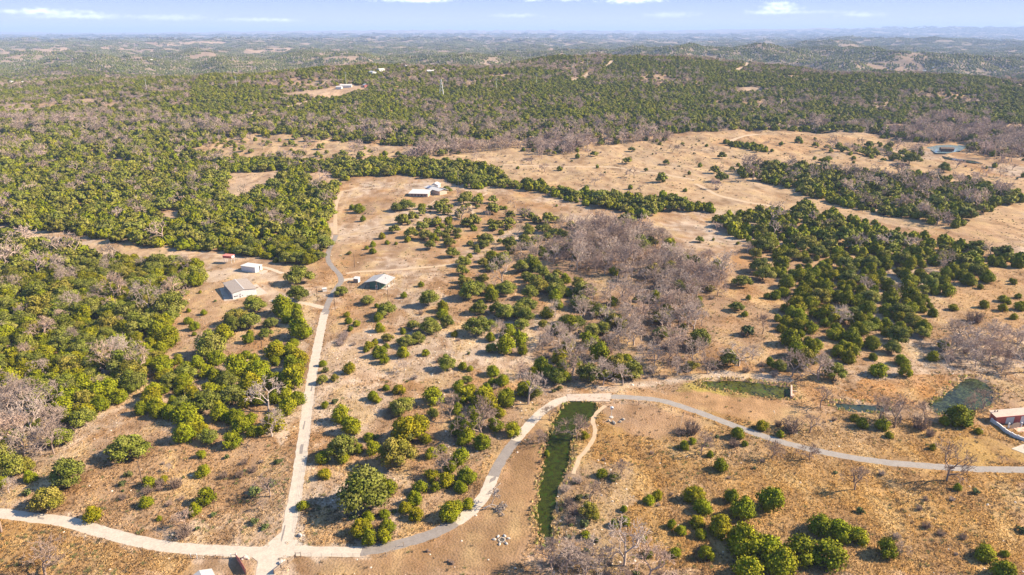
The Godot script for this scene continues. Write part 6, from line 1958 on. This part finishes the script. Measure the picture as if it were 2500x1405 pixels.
func small_things() -> void:
	var poles: Array = [Vector3(-105.1, 0, -162.3), Vector3(-98.7, 0, -244.1), Vector3(-92.7, 0, -302.5), Vector3(-81.7, 0, -291.8), Vector3(-85.6, 0, -351.8), Vector3(-58.3, 0, -298.8), Vector3(-66.4, 0, -313.3), Vector3(-61.8, 0, -165.1)]
	var told := ["leaning brown utility pole alone in the left meadow", "brown utility pole among junipers left of the long lane", "utility pole beside the white well house", "utility pole at the lane's edge by the driveway mouth", "utility pole beyond the green house", "utility pole this side of the green house's porch", "utility pole right before the green house's door", "short pole on the left verge of the long lane"]
	for k in 7:
		pole(poles[k], 7.6 if k != 6 else 6.0, told[k], 1 if k in [2, 5] else 0)
	pole([Vector3(-44, 0, -553.7)][0], 13.0, "tall pale mast beyond the solar farmhouse", 1, true)
	# transmission towers on the wooded hill
	var py: Vector3 = [Vector3(-107.6, 0, -1079.7)][0]
	var t := thing("lattice_tower", "pale steel lattice tower on the wooded hill", "transmission tower", ground_at(py))
	for s in [[-1, -1], [1, -1], [1, 1], [-1, 1]]:
		var v := PackedVector3Array()
		var n := PackedVector3Array()
		var c := PackedColorArray()
		var idx := PackedInt32Array()
		tube(v, n, c, idx, Vector3(s[0] * 3.4, -1, s[1] * 3.4), Vector3(s[0] * .5, 25, s[1] * .5), .28, .2, Color.WHITE, 4)
		put("leg", arrays(v, n, PackedColorArray(), idx), M.white, t)
	for k in 5:
		var w := lerpf(3.2, .7, k / 5.0)
		var w2 := lerpf(3.2, .7, (k + 1) / 5.0)
		var y := 1.0 + k * 4.8
		for s in 4:
			var r := Basis(Vector3.UP, s * PI / 2)
			var v := PackedVector3Array()
			var n := PackedVector3Array()
			var c := PackedColorArray()
			var idx := PackedInt32Array()
			tube(v, n, c, idx, r * Vector3(-w, y, w), r * Vector3(w2, y + 4.8, w2), .14, .14, Color.WHITE, 4)
			tube(v, n, c, idx, r * Vector3(w, y, w), r * Vector3(-w2, y + 4.8, w2), .14, .14, Color.WHITE, 4)
			put("lattice", arrays(v, n, PackedColorArray(), idx), M.white, t)
	put("crossarm", bx(Vector3(7, .3, .4)), M.white, t, Vector3(0, 22, 0))
	var masts: Array = [Vector3(-590.1, 0, -1144.4), Vector3(-432.1, 0, -1112.2), Vector3(-24.6, 0, -1118.4), Vector3(40.1, 0, -1158.8), Vector3(107.2, 0, -1279.7), Vector3(144, 0, -1367.7), Vector3(-268.4, 0, -1149.8)]
	var where := ["left of the pale cut line", "nearest the left hill's crest", "right of the lattice tower", "second right of the lattice tower", "by the ridge track", "beyond the ridge track", "beside the hilltop house"]
	for k in masts.size():
		var o := thing("power_mast", "thin pale power mast on the wooded hill %s" % where[k], "mast", ground_at(masts[k]))
		put("shaft", cyl(.3, .2, 20, 6), M.white, o, Vector3(0, 9.5, 0))
		put("crossarm", bx(Vector3(4.6, .3, .3)), M.white, o, Vector3(0, 18.4, 0))
		put("crossarm", bx(Vector3(3.6, .3, .3)), M.white, o, Vector3(0, 16.6, 0))
	# hilltop house
	var ht: Array = [Vector3(-264.2, 0, -1130.2), Vector3(-234, 0, -1135.6), Vector3(-255.3, 0, -1140.6), Vector3(-273.7, 0, -1123.2)]
	M.roof_blue = textured(Color(.36, .37, .38), grain(256, .04, .012, .8), 5.0, .45)
	var hh := thing("hilltop_house", "long white house on the bare hilltop", "house", ground_at(ht[0]), .1)
	gable(hh, 8, 18, 3.2, 4.8, .6, M.white, M.roof_white)
	hh.rotation.y = PI / 2 + .1
	for k in 5:
		put("window", bx(Vector3(.1, 1.3, 1.6)), M.glass, hh, Vector3(4.05, 1.7, -7 + k * 3.4))
	var hb := thing("red_barn", "small brick red barn with white roof beside the hilltop house", "barn", ground_at(ht[1]), .5)
	gable(hb, 7, 9, 3, 4.8, .6, M.red_faded, M.roof_white)
	var hc := thing("hilltop_shed", "low white shed between the hilltop house and red barn", "shed", ground_at(ht[3]), 1.4)
	gable(hc, 6, 9, 3, 4.2, .4, M.white, M.roof_white)
	# water tower
	var wt: Vector3 = [Vector3(216.7, 0, -10106.6)][0]
	var wo := thing("water_tower", "tiny white mushroom water tower near the horizon", "water tower", ground_at(wt))
	put("stem", cyl(6, 4.5, 40, 10), M.white, wo, Vector3(0, 19, 0))
	var tank := SphereMesh.new()
	tank.radius = 14
	tank.height = 16
	tank.radial_segments = 16
	tank.rings = 8
	put("tank", tank, M.white, wo, Vector3(0, 44, 0))
	# fences
	var lf: Array = [Vector3(-78.1, 0, -132.5), Vector3(-76.6, 0, -132.5), Vector3(-67, 0, -132.5)]
	var f1 := thing("corner_fence", "wire fence with white corner braces left of the bottom drive", "fence")
	posts_between(f1, [lf[1], lf[2]], 2.4, 1.2, .035, M.steel)
	brace(f1, lf[0], lf[1])
	brace(f1, lf[2] - (lf[2] - lf[1]).normalized() * 1.3, lf[2])
	var rf: Array = [Vector3(-52.8, 0, -133), Vector3(-51.5, 0, -133), Vector3(-41.4, 0, -132.8), Vector3(-30.7, 0, -133), Vector3(-27, 0, -136.6)]
	var f2 := thing("roadside_fence", "wire fence with wooden braces right of the bottom drive", "fence")
	posts_between(f2, rf.slice(1), 2.4, 1.2, .035, M.steel)
	brace(f2, rf[0], rf[1])
	brace(f2, rf[3], rf[4])
	var f3 := thing("lane_fence", "thin wire fence along the right verge of the long lane", "fence")
	posts_between(f3, [Vector3(-70.4, 0, -223.1), Vector3(-69.1, 0, -212.5), Vector3(-64.3, 0, -187.6), Vector3(-60.4, 0, -167.5), Vector3(-57.3, 0, -153.3), Vector3(-54.8, 0, -141.9)], 5.0, 1.2, .04, M.wood)
	var pf: Array = [Vector3(34.8, 0, -207), Vector3(43.6, 0, -205.7), Vector3(54, 0, -201.6), Vector3(57.1, 0, -198.4), Vector3(54.3, 0, -190.4), Vector3(51.3, 0, -178.5)]
	var f4 := thing("field_fence", "wire fence below the right lane's curve with gate posts", "fence")
	posts_between(f4, pf, 3.2, 1.25, .04, M.wood)
	for k in [1, 2, 3]:
		put("gate_post", cyl(.12, .12, 1.8, 8), M.wood_dark, f4, ground_at(pf[k], .7))
	# entrance wing walls of the bottom drive
	var wl: Array = [Vector3(-67.4, 0, -132.9), Vector3(-62.7, 0, -127.1)]
	wing_wall(wl[0], wl[1], 1.3, 2.0, "tall dark board wing wall left of the bottom drive", M.red_faded)
	var wr: Array = [Vector3(-52.8, 0, -132.6), Vector3(-56.3, 0, -127.1)]
	wing_wall(wr[0], wr[1], 1.1, 1.4, "grey board wing wall right of the bottom drive", M.wood)
	# stones
	var fr: Vector3 = [Vector3(-2.6, 0, -138.9)][0]
	var ring := thing("fire_ring", "round fire ring of pale stones on the mown field", "fire ring", ground_at(fr))
	for k in 12:
		var w := k * TAU / 12.0
		put("stone", rock(Vector3(.26, .2, .2)), M.stone, ring, Vector3(cos(w) * .8, .1, sin(w) * .8), -w)
	put("ash_bed", cyl(.6, .5, .1, 10), M.ash, ring, Vector3(0, .03, 0))
	put("charred_log", cyl(.1, .1, .8, 6), M.ash, ring, Vector3(0, .14, 0)).rotation = Vector3(0, .5, PI / 2)
	var seats: Array = [Vector3(-4.5, 0, -139.1), Vector3(-3.5, 0, -140.1), Vector3(-1.9, 0, -140.3), Vector3(-0.9, 0, -139.4), Vector3(-3.1, 0, -137.4), Vector3(-1.4, 0, -137.6)]
	var sl := ["leftmost pale seat stone round the fire ring", "seat stone behind the fire ring to the left", "long seat stone straight behind the fire ring", "seat stone right of the fire ring", "seat stone in front of the fire ring to the left", "seat stone in front of the fire ring to the right"]
	for k in seats.size():
		var o := thing("seat_stone", sl[k], "stone", ground_at(seats[k]), k * 1.1, "seat stones around the fire ring")
		put("stone", rock(Vector3(.55, .32, .33)), M.stone_white, o, Vector3(0, .12, 0))
	var st: Array = [Vector3(32, 0, -195.1), Vector3(33.4, 0, -193.9), Vector3(35.5, 0, -194.6), Vector3(36.7, 0, -196.1)]
	var stl := ["dark boulder nearest the footpath in the mown pond field", "largest pale boulder in the mown pond field", "boulder beside the birdhouse field's largest boulder", "rightmost pale boulder in the mown pond field"]
	for k in st.size():
		var o := thing("boulder", stl[k], "boulder", ground_at(st[k]), k * 2.0, "boulders in the pond field")
		put("stone", rock(Vector3([.5, 1.1, .5, .7][k], [.5, .5, .4, .4][k], .5)), M.stone, o, Vector3(0, .2, 0))
	var wbs: Array = [Vector3(-64.9, 0, -132.6), Vector3(-55.6, 0, -130.9), Vector3(-53.8, 0, -140.4)]
	var wl2 := ["white boulder cluster left of the bottom drive", "white boulder cluster right of the bottom drive", "white stone beside the junction corner"]
	for k in wbs.size():
		var o := thing("white_boulder", wl2[k], "boulder", ground_at(wbs[k]), k * 1.3, "white marker boulders at the junction")
		put("stone", rock(Vector3(.7, .55, .5)), M.stone_white, o, Vector3(0, .25, 0))
		put("stone", rock(Vector3(.35, .3, .3)), M.stone_white, o, Vector3(.8, .12, .3))
		put("stone", rock(Vector3(.3, .25, .3)), M.stone_white, o, Vector3(-.6, .1, .5))
	# birdhouse
	var bp: Vector3 = [Vector3(33.1, 0, -197.7)][0]
	var bird := thing("birdhouse_pole", "white birdhouse on a tall white pole at the mown field's edge", "birdhouse", ground_at(bp))
	put("base", cyl(.7, .6, .25, 12), M.stone_white, bird, Vector3(0, .08, 0))
	put("pole", cyl(.07, .06, 3.2, 8), M.white, bird, Vector3(0, 1.6, 0))
	var cab := put("house", bx(Vector3(.75, .6, .6)), M.white, bird, Vector3(0, 3.4, 0))
	put("roof", sheet(Vector3(0, .6, .45), Vector3(.55, .28, .45), Vector3(.55, .28, -.45), Vector3(0, .6, -.45), .05), M.white, cab)
	put("roof", sheet(Vector3(0, .6, .45), Vector3(-.55, .28, .45), Vector3(-.55, .28, -.45), Vector3(0, .6, -.45), .05), M.white, cab)
	put("hole", cyl(.08, .08, .04, 8), M.dark, cab, Vector3(0, .05, .31)).rotation.x = PI / 2
	# dam
	var dm: Array = [Vector3(100.6, 0, -217.7), Vector3(97.6, 0, -209.8)]
	var m: Vector3 = (dm[0] + dm[1]) * .5
	var dam := thing("concrete_dam", "narrow concrete dam wall across the creek pool", "dam", ground_at(m), atan2((dm[1] - dm[0]).x, (dm[1] - dm[0]).z))
	var length: float = dm[0].distance_to(dm[1])
	put("wall_body", bx(Vector3(.55, 2.4, length)), M.terracotta, dam, Vector3(0, -.2, 0))
	put("buttress", bx(Vector3(1.6, 1.2, .4)), M.concrete, dam, Vector3(1.0, -.3, -1.5))
	put("ledge", bx(Vector3(1.2, .5, 3.0)), M.concrete, dam, Vector3(.9, -.3, 2.0))
	# stumps
	var sp: Array = [Vector3(-20.9, 0, -134.9), Vector3(-15.4, 0, -131.4), Vector3(-14.4, 0, -130.8)]
	var sn := ["dark tree stump on the mown field near the roadside fence", "smaller of two dark stumps near the bottom edge", "larger of two dark stumps near the bottom edge"]
	for k in 3:
		var o := thing("tree_stump", sn[k], "stump", ground_at(sp[k]), k * 1.0, "dark stumps on the mown field")
		put("bole", cyl([.42, .4, .6][k], [.34, .3, .45][k], .7, 9), M.wood_dark, o, Vector3(0, .3, 0))
		put("root", cyl(.16, .08, .9, 6), M.wood_dark, o, Vector3(.5, .12, .1)).rotation.z = 1.3
	# brush pile
	var br: Vector3 = [Vector3(-70.9, 0, -257.9)][0]
	var bp2 := thing("brush_pile", "long grey heap of cut brush beside the long lane", "brush pile", ground_at(br))
	for k in 5:
		put("brush", sticks(110, 3.6, 1.7, .035, Color(.30, .23, .20)), M.twig, bp2, Vector3(rng.randf_range(-.8, .8), 0, -5.0 + k * 2.4))
	# fallen tree over the lane's edge
	var fl: Vector3 = [Vector3(-7.5, 0, -150.4)][0]
	var fall := thing("fallen_dead_tree", "fallen dead grey tree lying across the lane's edge", "fallen tree", ground_at(fl, .5))
	var body := put("trunk_and_limbs", bare(5, 8.0, .24, Color(.36, .30, .25)), M.twig, fall)
	body.rotation = Vector3(.5, .4, -1.25)
	var lg: Vector3 = [Vector3(-4.2, 0, -160.4)][0]
	var log_ := thing("dead_log", "pale dead log on the verge between the lane and mown field", "log", ground_at(lg, .2), .9)
	put("bole", cyl(.2, .14, 3.0, 7), M.wood, log_).rotation.z = PI / 2
	put("branch", cyl(.08, .04, 1.6, 5), M.wood, log_, Vector3(.6, .3, .3)).rotation = Vector3(.8, 0, .7)
	# table
	var tb: Vector3 = [Vector3(-85.1, 0, -373.4)][0]
	var table := thing("picnic_table", "dark picnic table among small junipers above the dirt track", "table", ground_at(tb), .4)
	put("table_top", bx(Vector3(2.2, .08, .9)), M.wood_dark, table, Vector3(0, .76, 0))
	for s in [-1.0, 1.0]:
		put("bench", bx(Vector3(2.2, .06, .3)), M.wood_dark, table, Vector3(0, .45, s * .8))
		put("leg", bx(Vector3(.1, .74, 1.7)), M.wood_dark, table, Vector3(s * .8, .36, 0))


func wing_wall(a: Vector3, b: Vector3, h0: float, h1: float, label: String, m: Material) -> void:
	var o := thing("wing_wall", label, "fence", ground_at(a), atan2(-(b - a).z, (b - a).x))
	var length := a.distance_to(b)
	var n := int(length / .3)
	for k in n:
		var h := lerpf(h0, h1, smoothstep(0, .5, float(k) / n))
		put("plank", bx(Vector3(.27, h, .05)), m, o, Vector3(.15 + k * .3, h / 2, 0))
	for k in 4:
		put("post", bx(Vector3(.12, lerpf(h0, h1, k / 3.0) + .1, .12)), M.wood_dark, o, Vector3(.1 + k * (length - .3) / 3.0, h0 * .5, -.1))
	put("rail", bx(Vector3(length, .1, .05)), M.wood_dark, o, Vector3(length / 2, h0 * .7, -.055))


func far_houses() -> void:
	for k in range(0, FARHOUSES.size(), 2):
		var at := ground_at(Vector3(FARHOUSES[k], 0, FARHOUSES[k + 1]))
		var d := at.length()
		var size := clampf(d / 4500.0, .8, 1.9) * rng.randf_range(.7, 1.2)
		var o := thing("valley_house", "tiny pale house among the trees of the %s" % ("nearer valley" if d < 3600.0 else "far valley toward the horizon"), "house", at + Vector3(0, 1.5, 0), rng.randf() * TAU, "far valley houses")
		gable(o, 8 * size, 14 * size, 3.4 * size, 5 * size, .5, M.white if k % 3 else M.tan_plaster, M.roof_white)
